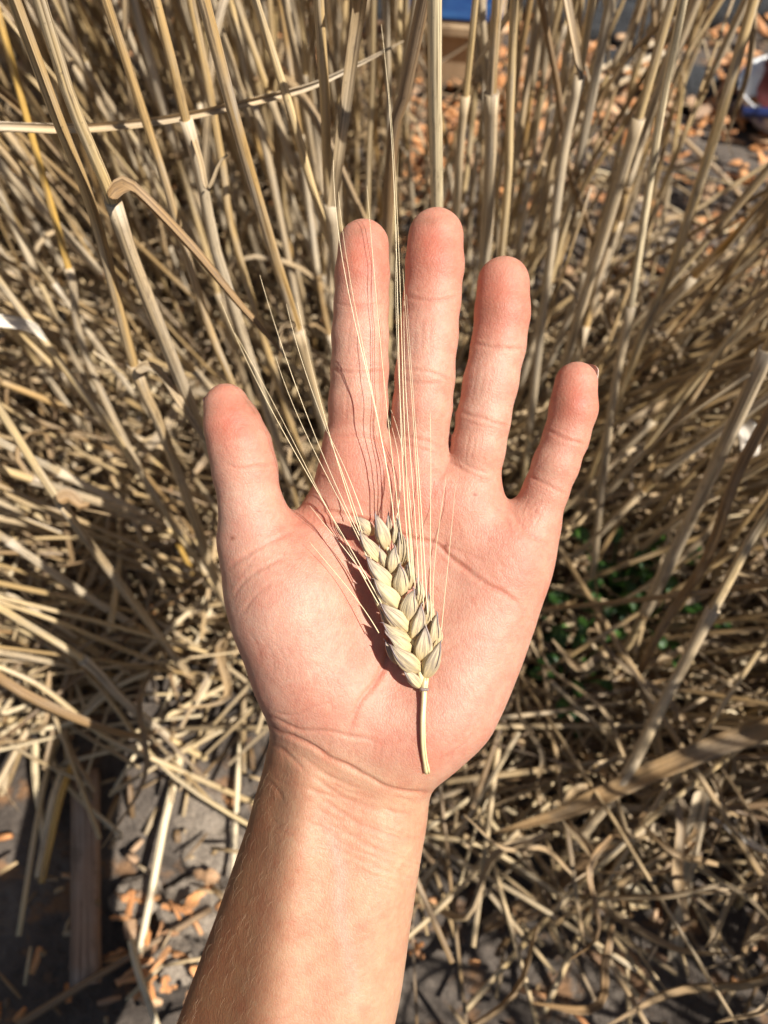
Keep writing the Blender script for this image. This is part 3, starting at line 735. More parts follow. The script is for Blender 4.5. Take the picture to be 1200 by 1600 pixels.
for k, (pts, z0, z1) in enumerate(AWNS):
    m_ = len(pts); q = []
    for i, (u, v) in enumerate(pts):
        f = i/(m_-1); zz = ear_z(min(v, 1000))*(1-f)+(EAR_Z0-3)*f+z0*(1-f)+z1*f
        pz = palm_z(u, v)
        if pz is not None: zz = max(zz, pz+0.4)
        q.append(H(u, v, zz))
    q = np.array(q); Lq = np.concatenate([[0], np.cumsum(np.linalg.norm(np.diff(q, axis=0), axis=1))]); Lq /= Lq[-1]
    tt = np.linspace(0, 1, 40); P = np.stack([np.polyval(np.polyfit(Lq, q[:, i], min(3, m_-1)), tt) for i in range(3)], 1); n = len(P)
    P[:, 2] = np.interp(tt, Lq, q[:, 2])*0.5+P[:, 2]*0.5
    mb = MB(); tube(mb, P/1000, np.interp(np.linspace(0, 1, n), [0, 0.25, 1], [0.15, 0.105, 0.045])/1000, 6)
    link("awn", mb.mesh("awn", M_AWN), ear)

# ------------------------------------------------------------------ wheat stalks
def path_px(pts, d_top, base_px=None, d_end=None, up=0.22):
    """pixels listed from the top down; 1/depth runs linearly along the picture so a straight stalk stays straight"""
    pts = list(pts)
    if base_px is not None: pts = pts+[base_px]; d1 = depth_of(G(*base_px))
    else: d1 = d_end
    P = np.array(pts, float); L = np.concatenate([[0], np.cumsum(np.linalg.norm(np.diff(P, axis=0), axis=1))]); L /= L[-1]
    inv = 1/d_top+(1/d1-1/d_top)*L
    Q = np.array([W(u, v, 1/i) for (u, v), i in zip(P, inv)])
    if up:
        t = Q[0]-Q[1]; t /= np.linalg.norm(t); Q = np.vstack([Q[0]+t*up, Q])
    return Q
def sub_path(P, i0, i1): return P[i0:i1+1]
def put(name, mb, mat, parent, smooth=True): return link(name, mb.mesh(name, mat, smooth), parent)
def stalk_parts(root, P, r, sheaths=(), nodes=(), leaves=(), mat=None, org=(0, 0, 0)):
    """P runs from the base up (about 60 samples); sheaths (a,b,scale), nodes f, leaves (path, width)"""
    P = np.asarray(P)-np.asarray(org); n = len(P); f = np.linspace(0, 1, n)
    mb = MB(); tube(mb, P, r*np.interp(f, [0, 0.5, 1], [1.08, 1.0, 0.72]), 9); put("culm", mb, mat or M_CULM, root)
    for a, b, s in sheaths:
        i0, i1 = int(a*(n-1)), max(int(a*(n-1))+4, int(b*(n-1)))
        Q = P[i0:i1+1]; m = len(Q)
        if m < 4: continue
        Q = smooth_path(Q, max(m, 12)); m = len(Q); t = np.linspace(0, 1, m)
        R = r*s*(1+0.10*np.sin(t*9+a*30)*0.5)*np.interp(t, [0, 0.04, 0.93, 0.97, 1], [0.95, 1.0, 0.94, 1.05, 1.12])
        mb = MB(); tube(mb, Q, R, 12, 1.0, 0.92, prof=lambda th: 1+0.05*np.cos(3*th)+0.10*np.maximum(0, np.cos(th-1.2))**10); put("sheath", mb, M_SHEATH, root)
    for a in nodes:
        i = min(max(int(a*(n-1)), 1), n-2); t = P[i+1]-P[i-1]; t = t/np.linalg.norm(t); c = P[i]
        sc = 1.0
        mb = MB(); tube(mb, np.array([c-t*r*1.3, c-t*r*0.7, c, c+t*r*0.7, c+t*r*1.3]), r*sc*np.array([1.05, 1.32, 1.42, 1.30, 1.02]), 10); put("node", mb, M_NODE, root)
    for lf in leaves:
        Q, wd = lf[0], lf[1]; Q = smooth_path(np.asarray(Q)-np.asarray(org), 18); t = np.linspace(0, 1, 18)
        prof = np.interp(t, [0, 0.08, 0.5, 0.85, 1], [0.75, 1, 0.92, 0.6, 0.08])
        if len(lf) > 3: prof = np.interp(t, [0, 1], lf[3])
        mb = MB(); ribbon(mb, Q, wd*prof, lf[2] if len(lf) > 2 else [0.3, -0.6, 0.7], fold=0.5, roll=1.1, twist=rng.uniform(-0.9, 0.9)*(0.25 if np.any(org) else 1), thick=0.0003); put("leaf_blade", mb, M_LEAF, root)
def frac_near(P, u, v):
    uu, vv, _ = project(P); return float(np.argmin((uu-u)**2+(vv-v)**2))/(len(P)-1)
def traced(label, pts, dt, base, r=0.0021, sheath_at=None, leaf=None, mat=None, group="wheat stalks close behind the hand", up=0.22, sh=1.38):
    Q = path_px(pts, dt, base, up=up)[::-1]
    P = smooth_path(Q, 70); base_w = P[0]
    root = empty("wheat_stalk", tuple(base_w), label=label, category="wheat stalk", group=group)
    shs = []; nds = []; lv = []
    for s in (sheath_at or ()):
        f = frac_near(P, *s); shs.append((max(0.02, f-0.34), f, sh)); nds.append(max(0.02, f-0.34))
    for L_ in (leaf or ()):
        pp, d0, d1, w = L_[:4]
        q = np.array([W(u, v, d0+(d1-d0)*i/(len(pp)-1)) for i, (u, v) in enumerate(pp)])
        lv.append((q, w, BK*0.6+RT*L_[4] if len(L_) > 4 else BK) + ((L_[5],) if len(L_) > 5 else ()))
    stalk_parts(root, P, r, shs, nds, lv, mat, org=base_w)
    return root
def dep(pts, dt, base, u, v):
    P = smooth_path(path_px(pts, dt, base, up=0), 80); uu, vv, d = project(P); return float(d[np.argmin((uu-u)**2+(vv-v)**2)])

M_GOLD = straw_mat("golden_culm", [(0.0, (0.46, 0.29, 0.07)), (1.0, (0.50, 0.33, 0.10))], grey=0.2)
M_PALEC = straw_mat("pale_culm", [(0.0, (0.60, 0.51, 0.33)), (1.0, (0.62, 0.54, 0.38))], grey=0.35)
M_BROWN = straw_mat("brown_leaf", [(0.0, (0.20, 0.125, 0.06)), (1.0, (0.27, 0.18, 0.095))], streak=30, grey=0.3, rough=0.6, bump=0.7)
s1 = [(22, 0), (88, 180), (150, 345), (212, 578), (252, 670), (300, 800), (345, 925)]
d = dep(s1, .225, (405, 1040), 212, 578)
traced("stalk passing behind the thumb base, its split sheath ending in a short curled leaf", s1, .225, (405, 1040), .0022, [(212, 578)], [([(212, 580), (226, 574), (250, 588), (288, 645), (330, 705)], d-.006, d+.02, .006, .6)])
s2 = [(62, 0), (112, 160), (172, 303), (205, 400), (262, 545), (325, 700), (400, 880)]
d = dep(s2, .215, (455, 1010), 172, 303)
traced("stalk touching the thumb with a ribbed grey sheath and a long folded brown leaf", s2, .215, (455, 1010), .0022, [(172, 303)], [([(170, 308), (188, 292), (215, 308), (300, 396), (372, 480), (437, 548)], d-.006, d+.03, .0068, .6)])
traced("dark thin stalk leaning between the thumb's leafy stalks and the index finger", [(165, 0), (215, 150), (260, 290), (292, 400), (330, 520), (378, 640), (450, 850)], .27, (500, 1000), .0019)
traced("smooth thick stalk whose sheath ends beside the index finger's middle", [(318, 0), (368, 190), (420, 370), (462, 508), (490, 610), (520, 720)], .235, (575, 960), .0023, [(460, 506)], [([(462, 510), (448, 512), (440, 530), (446, 560)], .30, .31, .004, .4)])
traced("slim grey stalk running down to the index fingertip's thumb side", [(398, 0), (452, 165), (490, 300), (524, 408), (560, 560)], .28, (600, 960), .0019)
s6 = [(498, 0), (508, 160), (513, 305), (527, 420)]
d = dep(s6, .265, (575, 900), 513, 305)
traced("straight stalk above the index fingertip with a stiff upright brown leaf", s6, .265, (575, 900), .0021, [(513, 306)], [([(516, 322), (528, 220), (543, 100), (556, 0), (562, -60)], d-.008, .25, .0075, .3, (0.75, 1.0))])
traced("broad pale ribbed stalk standing behind the middle fingertip", [(679, 0), (680, 170), (683, 330)], .245, (690, 900), .0027, None, None, M_PALEC)
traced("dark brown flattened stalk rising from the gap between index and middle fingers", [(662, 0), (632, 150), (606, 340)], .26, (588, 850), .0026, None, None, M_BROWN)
traced("thick stalk with a torn sheath rim above the ring fingertip", [(777, 0), (768, 150), (758, 400)], .30, (722, 850), .0023, [(768, 147)])
traced("pale stalk close beside the torn-sheathed one above the ring fingertip", [(804, 0), (797, 170), (785, 390)], .31, (738, 880), .0020)
traced("thin stalk with a knot between the middle and ring fingertips", [(743, 0), (730, 130), (713, 330)], .33, (690, 850), .0016, [(733, 140)])
traced("stalk crossing the horizontal straw, pale sheath bent at its joint", [(243, 0), (268, 95), (288, 178), (310, 260), (335, 380), (365, 480)], .27, (520, 960), .0020, [(289, 180)], [([(291, 182), (312, 250), (325, 300), (345, 255), (358, 240), (352, 238)], .31, .30, .003, .3)])
traced("grey stalk standing close behind the smooth thick one", [(298, 0), (325, 130), (348, 260), (385, 440)], .33, (530, 900), .0021)
traced("tall bright pale stalk beside the little finger with a white leaf joint", [(1068, 0), (1030, 190), (987, 470), (955, 640), (930, 860)], .31, (915, 1010), .0019, [(986, 470)], None, M_PALEC)
traced("wide tan stalk leaning towards the blue and white bowl", [(1178, 0), (1135, 150), (1095, 280), (1045, 430), (990, 560)], .36, (870, 900), .0027)
traced("dark sheathed stalk with a pale ring-like joint above the little finger", [(1050, 0), (1002, 170), (957, 320), (918, 450), (885, 560)], .33, (800, 860), .0023, [(1000, 172)])
traced("stalk ending a folded brown leaf above the ring fingertip's outer side", [(935, -60), (905, 122), (880, 240), (860, 400), (840, 560)], .34, (800, 900), .0020, [(905, 122)], [([(905, 126), (892, 60), (880, 0), (872, -40)], .355, .345, .0075, .3, (0.5, 1.0))])
traced("brown bowed stalk slanting down to the grey-eared stem", [(845, 0), (870, 130), (890, 270), (928, 385)], .36, (985, 640), .0018, None, None, M_BROWN)
traced("dark stalk slanting to the little finger's outer edge beside the white scrap", [(1290, 340), (1200, 545), (1130, 700), (1060, 850), (985, 1000)], .29, (930, 1090), .0027, [(1200, 545)])
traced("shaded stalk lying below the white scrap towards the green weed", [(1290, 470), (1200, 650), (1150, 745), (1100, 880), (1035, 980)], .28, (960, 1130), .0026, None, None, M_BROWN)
traced("golden yellow stalk at the edge of the dense stand", [(8, 60), (60, 250), (110, 430), (152, 600)], .36, (330, 950), .0019, [(110, 430)], None, M_GOLD)
traced("pale stalk slanting towards the thumb base from beside the white curled leaf", [(-60, 350), (0, 440), (90, 560), (200, 710), (290, 850)], .36, (400, 1010), .0021)
traced("slanting stalk with a frayed pale joint below the white curled leaf", [(-60, 550), (0, 640), (90, 780), (200, 930)], .34, (330, 1100), .0022, [(90, 780)], [([(90, 782), (105, 775), (125, 790), (140, 786)], .40, .41, .009, .3)])
traced("low leaning stalk with a ragged sheath above the weathered stake", [(-70, 905), (0, 950), (131, 1032), (187, 1089), (260, 1150)], .40, (330, 1190), .0023, [(131, 1032)], [([(131, 1034), (160, 1058), (187, 1090), (205, 1105)], .49, .52, .009, .2)], up=0.05)
traced("thin low stalk slanting above the ragged-sheathed leaning one", [(-70, 915), (0, 940), (100, 975), (202, 1018)], .42, (330, 1065), .0015, up=0.05)
traced("thin low straw bent over beneath the ragged-sheathed leaning stalk", [(-60, 1020), (60, 1070), (165, 1152), (250, 1190)], .46, (420, 1265), .0018, up=0.05)
traced("grey stalk crossing behind the wrist on the heel-of-palm side", [(1290, 700), (1200, 800), (1110, 960), (1030, 1110), (960, 1240)], .36, (830, 1400), .0026, [(1110, 960)])
traced("slim light stalk lying across the dark soil beside the wrist", [(1180, 1150), (1040, 1260), (930, 1360), (850, 1440)], .46, (725, 1580), .0018, up=0.1)
traced("slender stalk leaning beside the slim light one over the dark soil", [(1130, 1100), (1010, 1280), (960, 1360), (915, 1440)], .47, (850, 1580), .0019, up=0.1)
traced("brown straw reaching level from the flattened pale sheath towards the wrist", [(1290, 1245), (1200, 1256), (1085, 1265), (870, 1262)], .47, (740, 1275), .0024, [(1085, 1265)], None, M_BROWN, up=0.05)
for pts, dt, bs, rr in ([(360, 0), (392, 150), (425, 280)], .42, (520, 760), .002), ([(585, 0), (582, 150), (575, 330)], .40, (570, 780), .0019), ([(470, 0), (480, 120), (505, 320)], .44, (540, 760), .0021), ([(540, 0), (532, 160), (528, 300)], .48, (540, 740), .002), ([(625, 0), (622, 120), (615, 300)], .46, (600, 760), .0017):
    traced("dry tan stalk rising straight behind the index finger", pts, dt, bs, rr, [(pts[1])] if rr > .0019 else None, group="stalks behind the index finger")

def lone_leaf(name, label, cat, pts, d0, d1, w, mat, nrm=None, fold=0.5, roll=0.9, twist=0.4, ends=(0.6, 0.1), group=None):
    q = np.array([W(u, v, d0+(d1-d0)*i/(len(pts)-1)) for i, (u, v) in enumerate(pts)])
    P = smooth_path(q, 30); t = np.linspace(0, 1, 30); c = P[0].copy()
    prof = np.interp(t, [0, 0.2, 0.7, 1], [ends[0], 1, 0.8, ends[1]])
    mb = MB(); ribbon(mb, P-c, w*prof, BK if nrm is None else nrm, fold=fold, roll=roll, twist=twist, n=7, thick=0.0004)
    o = link(name, mb.mesh(name, mat), None, tuple(c), label=label, category=cat)
    if group: o["group"] = group
    return o
lone_leaf("straw_strip", "twisted pale straw blade lying level across the upright stalks", "straw", [(-70, 206), (0, 202), (120, 203), (270, 185), (420, 150), (490, 130), (560, 98), (630, 64)], .30, .34, .0058, M_SHEATH, twist=1.4, ends=(1.0, 0.12), roll=1.6)
lone_leaf("dry_leaf", "curled white dry leaf at the edge of the dense stalks", "leaf", [(-20, 502), (20, 504), (50, 512), (74, 533)], .38, .40, .0075, M_PALE, twist=0.6)
lone_leaf("dry_leaf", "small white scrap of leaf among the stalks past the little finger", "leaf", [(1150, 655), (1165, 680), (1168, 705), (1160, 730)], .50, .50, .016, M_PALE, twist=0.2)
lone_leaf("dry_leaf", "broad grey-brown leaf blade sweeping past the wrist heel", "leaf", [(1290, 1090), (1200, 1130), (1100, 1168), (1000, 1212), (880, 1268), (770, 1302)], .42, .50, .015, M_LEAF, twist=0.5)
lone_leaf("dry_leaf", "long shaded leaf blade slanting down onto the dark soil", "leaf", [(1010, 1270), (930, 1330), (840, 1400), (760, 1445), (680, 1492)], .50, .56, .014, M_BROWN, twist=0.7)
lone_leaf("dry_leaf", "flattened pale upright sheath beyond the wrist, torn at its top", "leaf", [(1092, 1235), (1072, 1340), (1058, 1440), (1045, 1600)], .47, .55, .013, M_SHEATH, twist=0.3, ends=(1.0, 0.5))
lone_leaf("dry_leaf", "thin shrivelled leaf strip hanging above the brown level straw", "leaf", [(1210, 1335), (1170, 1315), (1110, 1275)], .45, .48, .004, M_PALE, twist=0.4)
lone_leaf("dry_leaf", "curled pale leaf loop on the dark soil", "leaf", [(1115, 1440), (1120, 1490), (1150, 1520), (1182, 1505)], .53, .52, .009, M_LEAF, twist=1.0)
lone_leaf("dry_leaf", "small folded pale leaf tangled below the brown level straw", "leaf", [(970, 1385), (990, 1378), (1010, 1392), (1030, 1400)], .52, .52, .013, M_PALEC, twist=1.2)

# ---- prototype stalks for the stand
def make_proto(k):
    L_ = rng.uniform(0.74, 0.98); r = rng.uniform(0.0015, 0.0022)
    n = 8; z = np.linspace(0, L_, n)
    bend = rng.normal(0, 0.05, 2)
    P = np.stack([bend[0]*(z/L_)**2+np.cumsum(rng.normal(0, 0.004, n)), bend[1]*(z/L_)**2+np.cumsum(rng.normal(0, 0.004, n)), z], 1); P[0] = 0
    P = smooth_path(P, 46)
    nf = sorted([rng.uniform(0.08, 0.16), rng.uniform(0.27, 0.37), rng.uniform(0.50, 0.62)])
    sh = [(nf[0], nf[0]+rng.uniform(0.10, 0.17), 1.35), (nf[1], nf[1]+rng.uniform(0.12, 0.19), 1.32)]
    if rng.random() < 0.6: sh.append((nf[2], nf[2]+rng.uniform(0.15, 0.24), 1.35))
    lv = []
    for a, b, _ in sh:
        if rng.random() < 0.72:
            i = int(b*45); p = P[min(i, 45)]; an = rng.uniform(0, 6.28); ln = rng.uniform(0.05, 0.20); dr = np.array([math.cos(an), math.sin(an), 0])
            q = [p, p+dr*ln*0.12+[0, 0, ln*0.14], p+dr*ln*0.35+[0, 0, ln*0.05], p+dr*ln*0.55-[0, 0, ln*0.35], p+dr*ln*rng.uniform(0.4, 0.8)-[0, 0, ln*0.8]]
            lv.append((np.array(q), rng.uniform(0.003, 0.007), dr+np.array([0, 0, 0.5])))
    root = empty("wheat_stalk", (0, 0, -5))
    stalk_parts(root, P, r, sh, nf, lv)
    return root, P
STAND = dict(label="dry tan wheat stalk standing among many in the thick stand", category="wheat stalk", group="wheat stalks of the thick stand")
protos = [make_proto(k) for k in range(26)]
HAND_O = CAM-BK*HD/1000
def clear(Pw):
    """keep the view of the hand, and the sunlight on it, free"""
    u, v, d = project(Pw)
    infr = (d > 0.02) & (u > -60) & (u < 1260) & (v > -60) & (v < 1660)
    if (infr & (d < 0.36)).any(): return False
    if (infr & (d < 0.9) & (u > 690) & (u < 742) & (v < 125)).any() or (infr & (d < 0.9) & (u > 1128) & (v > 125) & (v < 215)).any(): return False
    if (np.linalg.norm(Pw-CAM, axis=1) < 0.16).any(): return False
    t = ((Pw-HAND_O) @ BK)/(TO_SUN @ BK); q = Pw-t[:, None]*TO_SUN
    hu, hv, _ = project(q)
    if ((t > -0.02) & (hu > 250) & (hu < 980) & (hv > 290) & (hv < 1700)).any(): return False
    return True
used_proto = set(); n_stalk = 0
def place_stalk(x, y, lean, az, label=STAND):
    global n_stalk
    k = int(rng.integers(len(protos))); root, P = protos[k]
    axis = np.array([-math.sin(az), math.cos(az), 0]); rot = Matrix.Rotation(lean, 4, Vector(axis)) @ Matrix.Rotation(rng.uniform(0, 6.28), 4, 'Z')
    s = rng.uniform(0.92, 1.08); M = Matrix.Translation((x, y, -0.004)) @ rot @ Matrix.Scale(s, 4)
    A = np.array(M); Pw = P @ A[:3, :3].T+A[:3, 3]
    if not clear(Pw): return False
    if k in used_proto:
        r2 = bpy.data.objects.new("wheat_stalk", None); r2.empty_display_size = 0.02; COL.objects.link(r2)
        for ch in root.children:
            c = ch.copy(); COL.objects.link(c); c.parent = r2
        root = r2
    used_proto.add(k); root.matrix_world = M
    for kk, vv in label.items(): root[kk] = vv
    kinds = [c.name.split('.')[0] for c in root.children]; nl = kinds.count('leaf_blade'); nsh = kinds.count('sheath')
    root["label"] = "tan stalk "+("without leaves" if nl == 0 else "with one leaf" if nl == 1 else "with several leaves")+", "+("two" if nsh == 2 else "three")+" sheaths, "+label["place"]
    del root["place"]
    n_stalk += 1
    return True
def sow(n, place, xr, yr, leanx, leany, sd=0.10):
    done = 0; tries = 0; lab = dict(STAND, place=place, group='wheat stalks '+place)
    while done < n and tries < n*12:
        tries += 1
        x = rng.uniform(*xr); y = rng.uniform(*yr)
        lx = leanx(x)+rng.normal(0, sd); ly = leany+rng.normal(0, sd)
        if place_stalk(x, y, math.atan(math.hypot(lx, ly)), math.atan2(ly, lx), lab): done += 1
    return done
sow(112, "in the stand behind thumb and index finger", (-0.62, 0.00), (0.34, 0.92), lambda x: -0.10+0.30*x, 0.06, 0.09)
sow(40, "standing behind the fingertips", (-0.20, 0.14), (0.42, 0.95), lambda x: -0.02, 0.06, 0.07)
sow(36, "between the fingertips and the bark mulch", (0.06, 0.50), (0.38, 0.70), lambda x: -0.02+0.1*x, 0.05, 0.10)
sow(30, "leaning outward by the green weeds", (0.05, 0.42), (0.22, 0.45), lambda x: 0.30, -0.02, 0.14)
sow(34, "leaning low beside the thumb mound", (-0.55, -0.06), (0.14, 0.40), lambda x: -0.50, -0.02, 0.16)
sow(84, "in the row shading the soil by the wrist", (0.24, 0.62), (-0.34, 0.10), lambda x: 0.0, 0.05, 0.16)  # out-of-frame row, sown dense to cast dappled shade; the next one too
sow(24, "in the sunward row shading the dark soil", (0.34, 0.85), (-0.22, 0.30), lambda x: 0.0, 0.0, 0.16)
def stand_mass():
    """the farther stalks that can no longer be told apart, joined"""
    mb = MB(); done = 0
    for _ in range(4000):
        if done >= 400: break
        if rng.random() < .88: x, y = rng.uniform(-.95, .02), rng.uniform(.42, 1.05); lx = -.08+.28*x
        else: x, y = rng.uniform(.0, .75), rng.uniform(.42, .62); lx = .02+.12*x
        lx += rng.normal(0, .10); ly = .05+rng.normal(0, .09); L_ = rng.uniform(.45, .95)
        z = np.linspace(0, 1, 5); d_ = np.array([lx, ly, 1]); d_ /= np.linalg.norm(d_); bx, by = rng.normal(0, .03, 2)
        P = np.stack([x+d_[0]*L_*z+bx*z*z, y+d_[1]*L_*z+by*z*z, d_[2]*L_*z], 1)
        if not clear(smooth_path(P, 30)) or (depth_of(P[2]) < .5): continue
        P = smooth_path(P, 9); r = rng.uniform(.0013, .0023)
        tube(mb, P, r*np.array([1.1, 1.35, 1.3, 1.0, 1.0, 1.35, 1.3, .9, .8])[rng.permutation(9)] if rng.random() < .5 else r, 6); done += 1
    done = 0
    for _ in range(4000):       # thin stems leaning low out of the clumps
        if done >= 230: break
        if done % 3 == 0: x, y = rng.uniform(-.55, -.04), rng.uniform(.16, .5); lx = rng.uniform(-1.5, -.3)
        else: x, y = rng.uniform(.04, .42), rng.uniform(.14, .48); lx = rng.uniform(.2, 1.4)
        ly = rng.normal(.05, .3); L_ = rng.uniform(.3, .75); d_ = np.array([lx, ly, 1]); d_ /= np.linalg.norm(d_); z = np.linspace(0, 1, 5); bx, by = rng.normal(0, .03, 2)
        P = np.stack([x+d_[0]*L_*z+bx*z*z, y+d_[1]*L_*z+by*z*z, d_[2]*L_*z-.10*L_*z*z*rng.random()], 1)
        Q = smooth_path(P, 30)
        if not clear(Q): continue
        uu, vv, dd = project(Q); ins = (uu > 0) & (uu < 1200) & (vv > 0) & (vv < 1600)
        if not ins.any() or dd[ins].min() < .40: continue
        P = smooth_path(P, 9); r = rng.uniform(.0010, .0021); tube(mb, P, r*np.linspace(1.1, .7, 9), 6); done += 1
    o = link("wheat_stand", mb.mesh("wheat_stand", M_MASS), kind='stuff', label="mass of farther dry wheat stalks behind the hand", category="wheat stand")
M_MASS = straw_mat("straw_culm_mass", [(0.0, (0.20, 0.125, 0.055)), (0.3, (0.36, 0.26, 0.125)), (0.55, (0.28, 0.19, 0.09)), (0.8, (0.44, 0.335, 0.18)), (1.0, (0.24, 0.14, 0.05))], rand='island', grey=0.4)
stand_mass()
for k, (root, P) in enumerate(protos):
    if k not in used_proto:
        for ch in list(root.children): bpy.data.objects.remove(ch)
        bpy.data.objects.remove(root)

# ------------------------------------------------------------------ litter
def mass(name, label, cen, dirs, nrm, ln, wd, th, bend, mat, kind='stuff', category=None):
    """many small bent slips as one mesh: three cross-sections of four corners each"""
    n = len(cen); side = np.cross(dirs, nrm); side /= np.linalg.norm(side, axis=1)[:, None]; nrm = np.cross(side, dirs)
    V = np.zeros((n, 12, 3))
    for i, t in enumerate((-0.5, 0.0, 0.5)):
        c = cen+dirs*(ln*t)[:, None]+nrm*(bend*(0.25-t*t)*ln)[:, None]
        w = wd*(1.0 if t == 0 else 0.7)
        for j, (a, b) in enumerate(((-1, -1), (1, -1), (1, 1), (-1, 1))):
            V[:, i*4+j] = c+side*(w*a/2)[:, None]+nrm*(th*b/2)[:, None]
    pat = []; uvp = []
    for i in (0, 1):
        for j in range(4):
            k = (j+1) % 4; pat.append([i*4+j, i*4+k, i*4+4+k, i*4+4+j]); uvp.append([(j/4, i/2), ((j+1)/4, i/2), ((j+1)/4, i/2+.5), (j/4, i/2+.5)])
    pat += [[3, 2, 1, 0], [8, 9, 10, 11]]; uvp += [[(0, 0)]*4]*2
    pat = np.array(pat)
    F = (pat[None]+(np.arange(n)*12)[:, None, None]).reshape(-1, 4)
    m = bpy.data.meshes.new(name)
    m.vertices.add(n*12); m.vertices.foreach_set("co", V.ravel())
    m.loops.add(F.size); m.loops.foreach_set("vertex_index", F.ravel().astype(np.int32))
    m.polygons.add(len(F)); m.polygons.foreach_set("loop_start", np.arange(0, F.size, 4, dtype=np.int32))
    m.update(calc_edges=True)
    uv = np.array(uvp)[None].repeat(n, 0).reshape(n, -1, 2).copy(); uv[:, :, 1] *= ln[:, None]; uv[:, :, 0] += rng.random(n)[:, None]
    l = m.uv_layers.new(name="UVMap"); l.data.foreach_set("uv", uv.ravel())
    m.materials.append(mat); m.validate()
    o = link(name, m, label=label, kind=kind)
    if category: o["category"] = category
    return o
def rand_dirs(n, up=0.25):
    a = rng.uniform(0, 2*math.pi, n); e = rng.normal(0, up, n)
    return np.stack([np.cos(a)*np.cos(e), np.sin(a)*np.cos(e), np.sin(e)], 1)
def scatter(n, xr, yr): return np.stack([rng.uniform(*xr, n), rng.uniform(*yr, n)], 1)
def near_only(p): return p
n = 11500
xy = scatter(n, (-0.95, 1.0), (-0.25, 1.25))
keep = rng.random(n) < np.where((xy[:, 1] < 0.18) & (xy[:, 0] < 0.05), 0.40, 1.0)*np.where((xy[:, 1] > 0.57) & (xy[:, 0] > -0.06), 0.12, 1.0)*np.where((xy[:, 1] < 0.09) & (xy[:, 0] > 0.0), 0.22, 1.0)
xy = xy[keep]; n = len(xy)
hgt = rng.gamma(1.6, 0.009, n)
D = rand_dirs(n, 0.22); N = rand_dirs(n, 0.3)*0.4+[0, 0, 1]
fan = np.stack([xy[:, 0]+.03, xy[:, 1]-.15, np.zeros(n)], 1); fan /= np.linalg.norm(fan, axis=1)[:, None]+1e-6; D = D+fan*rng.uniform(0, 1.3, n)[:, None]; D /= np.linalg.norm(D, axis=1)[:, None]
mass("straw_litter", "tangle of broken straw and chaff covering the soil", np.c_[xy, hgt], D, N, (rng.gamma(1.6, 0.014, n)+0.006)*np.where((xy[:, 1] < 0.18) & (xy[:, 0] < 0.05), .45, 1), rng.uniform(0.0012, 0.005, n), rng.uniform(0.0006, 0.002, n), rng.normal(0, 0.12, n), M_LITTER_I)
n = 3000
xy = np.vstack([scatter(1300, (-.02, .75), (.06, .55)), scatter(1300, (-.85, .02), (.16, .9)), scatter(400, (.05, .8), (.1, .5))])
D = rand_dirs(n, .16); fan = np.stack([xy[:, 0]+.05, xy[:, 1]-.2, np.zeros(n)], 1); fan /= np.linalg.norm(fan, axis=1)[:, None]+1e-6
D = D+fan*rng.uniform(.4, 2.4, n)[:, None]; D /= np.linalg.norm(D, axis=1)[:, None]; N = rand_dirs(n, .3)*.4+[0, 0, 1]
ln_ = rng.uniform(.09, .34, n); zz = .012+rng.gamma(1.5, .018, n)
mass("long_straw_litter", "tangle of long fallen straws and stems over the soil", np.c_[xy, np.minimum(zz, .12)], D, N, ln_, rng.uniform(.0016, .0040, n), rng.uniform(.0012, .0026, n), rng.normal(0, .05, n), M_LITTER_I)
n = 6000
xy = np.vstack([scatter(n-700, (-0.9, 1.1), (0.60, 1.5)), scatter(700, (-0.6, 0.5), (-0.3, 0.66))*[1, 1]])
D = rand_dirs(n, 0.22); N = rand_dirs(n, 0.3)*0.5+[0, 0, 1]
mass("bark_mulch", "loose orange bark mulch strewn beyond the stalks", np.c_[xy, rng.gamma(1.5, 0.005, n)], D, N, np.where(xy[:, 1] < .55, .5, 1)*rng.uniform(0.008, 0.036, n), np.where(xy[:, 1] < .55, .5, 1)*rng.uniform(0.004, 0.012, n), rng.uniform(0.0015, 0.004, n), rng.normal(0, 0.12, n), M_CHIP_I)

def slip_mesh(name, ln, wd, th, bend, mat, jag=0.15):
    mb = MB(); n = 6; t = np.linspace(-0.5, 0.5, n)
    P = np.stack([t*ln, rng.normal(0, 0.02*ln, n), bend*(0.25-t*t)*ln], 1)
    R = wd/2*(1+rng.normal(0, jag, n))*np.array([0.55, 1, 1, 1, 0.95, 0.5])
    tube(mb, P, R, 7, th/wd, 1.0, ref=[0, 0, 1.0], prof=lambda th_: 1+rng.normal(0, jag, len(th_)))
    return mb.mesh(name, mat, smooth=False)
def strew(name, protos_, n, spots, label, cat, group, zr, tilt=0.2):
    for i in range(n):
        x, y, zone = spots[i]
        o = link(name, protos_[int(rng.integers(len(protos_)))], None, (x, y, zr[0]+rng.random()*(zr[1]-zr[0])), label=label+' '+zone, category=cat, group=group+' '+zone)
        o.rotation_euler = (rng.normal(0, tilt), rng.normal(0, tilt), rng.uniform(0, 6.28)); s = rng.uniform(0.7, 1.3)*(0.45 if name == 'wood_chip' and y < .5 else 1); o.scale = (s, s, s)
def zone_of(x, y):
    u, v, _ = project(np.array([x, y, 0.0]))
    if v < 420: return 'behind the fingertips' if u < 850 else 'before the bowl'
    if u < 600: return 'beside the thumb' if v < 1000 else 'beside the wrist and stake'
    return 'past the little finger' if v < 900 else 'by the green weeds' if v < 1180 else 'on the dark soil by the wrist'
def view_spots(n, px_boxes):
    out = []
    while len(out) < n:
        b = px_boxes[int(rng.integers(len(px_boxes)))]
        p = G(rng.uniform(b[0], b[2]), rng.uniform(b[1], b[3])); out.append((p[0], p[1], zone_of(*p[:2])))
    return out
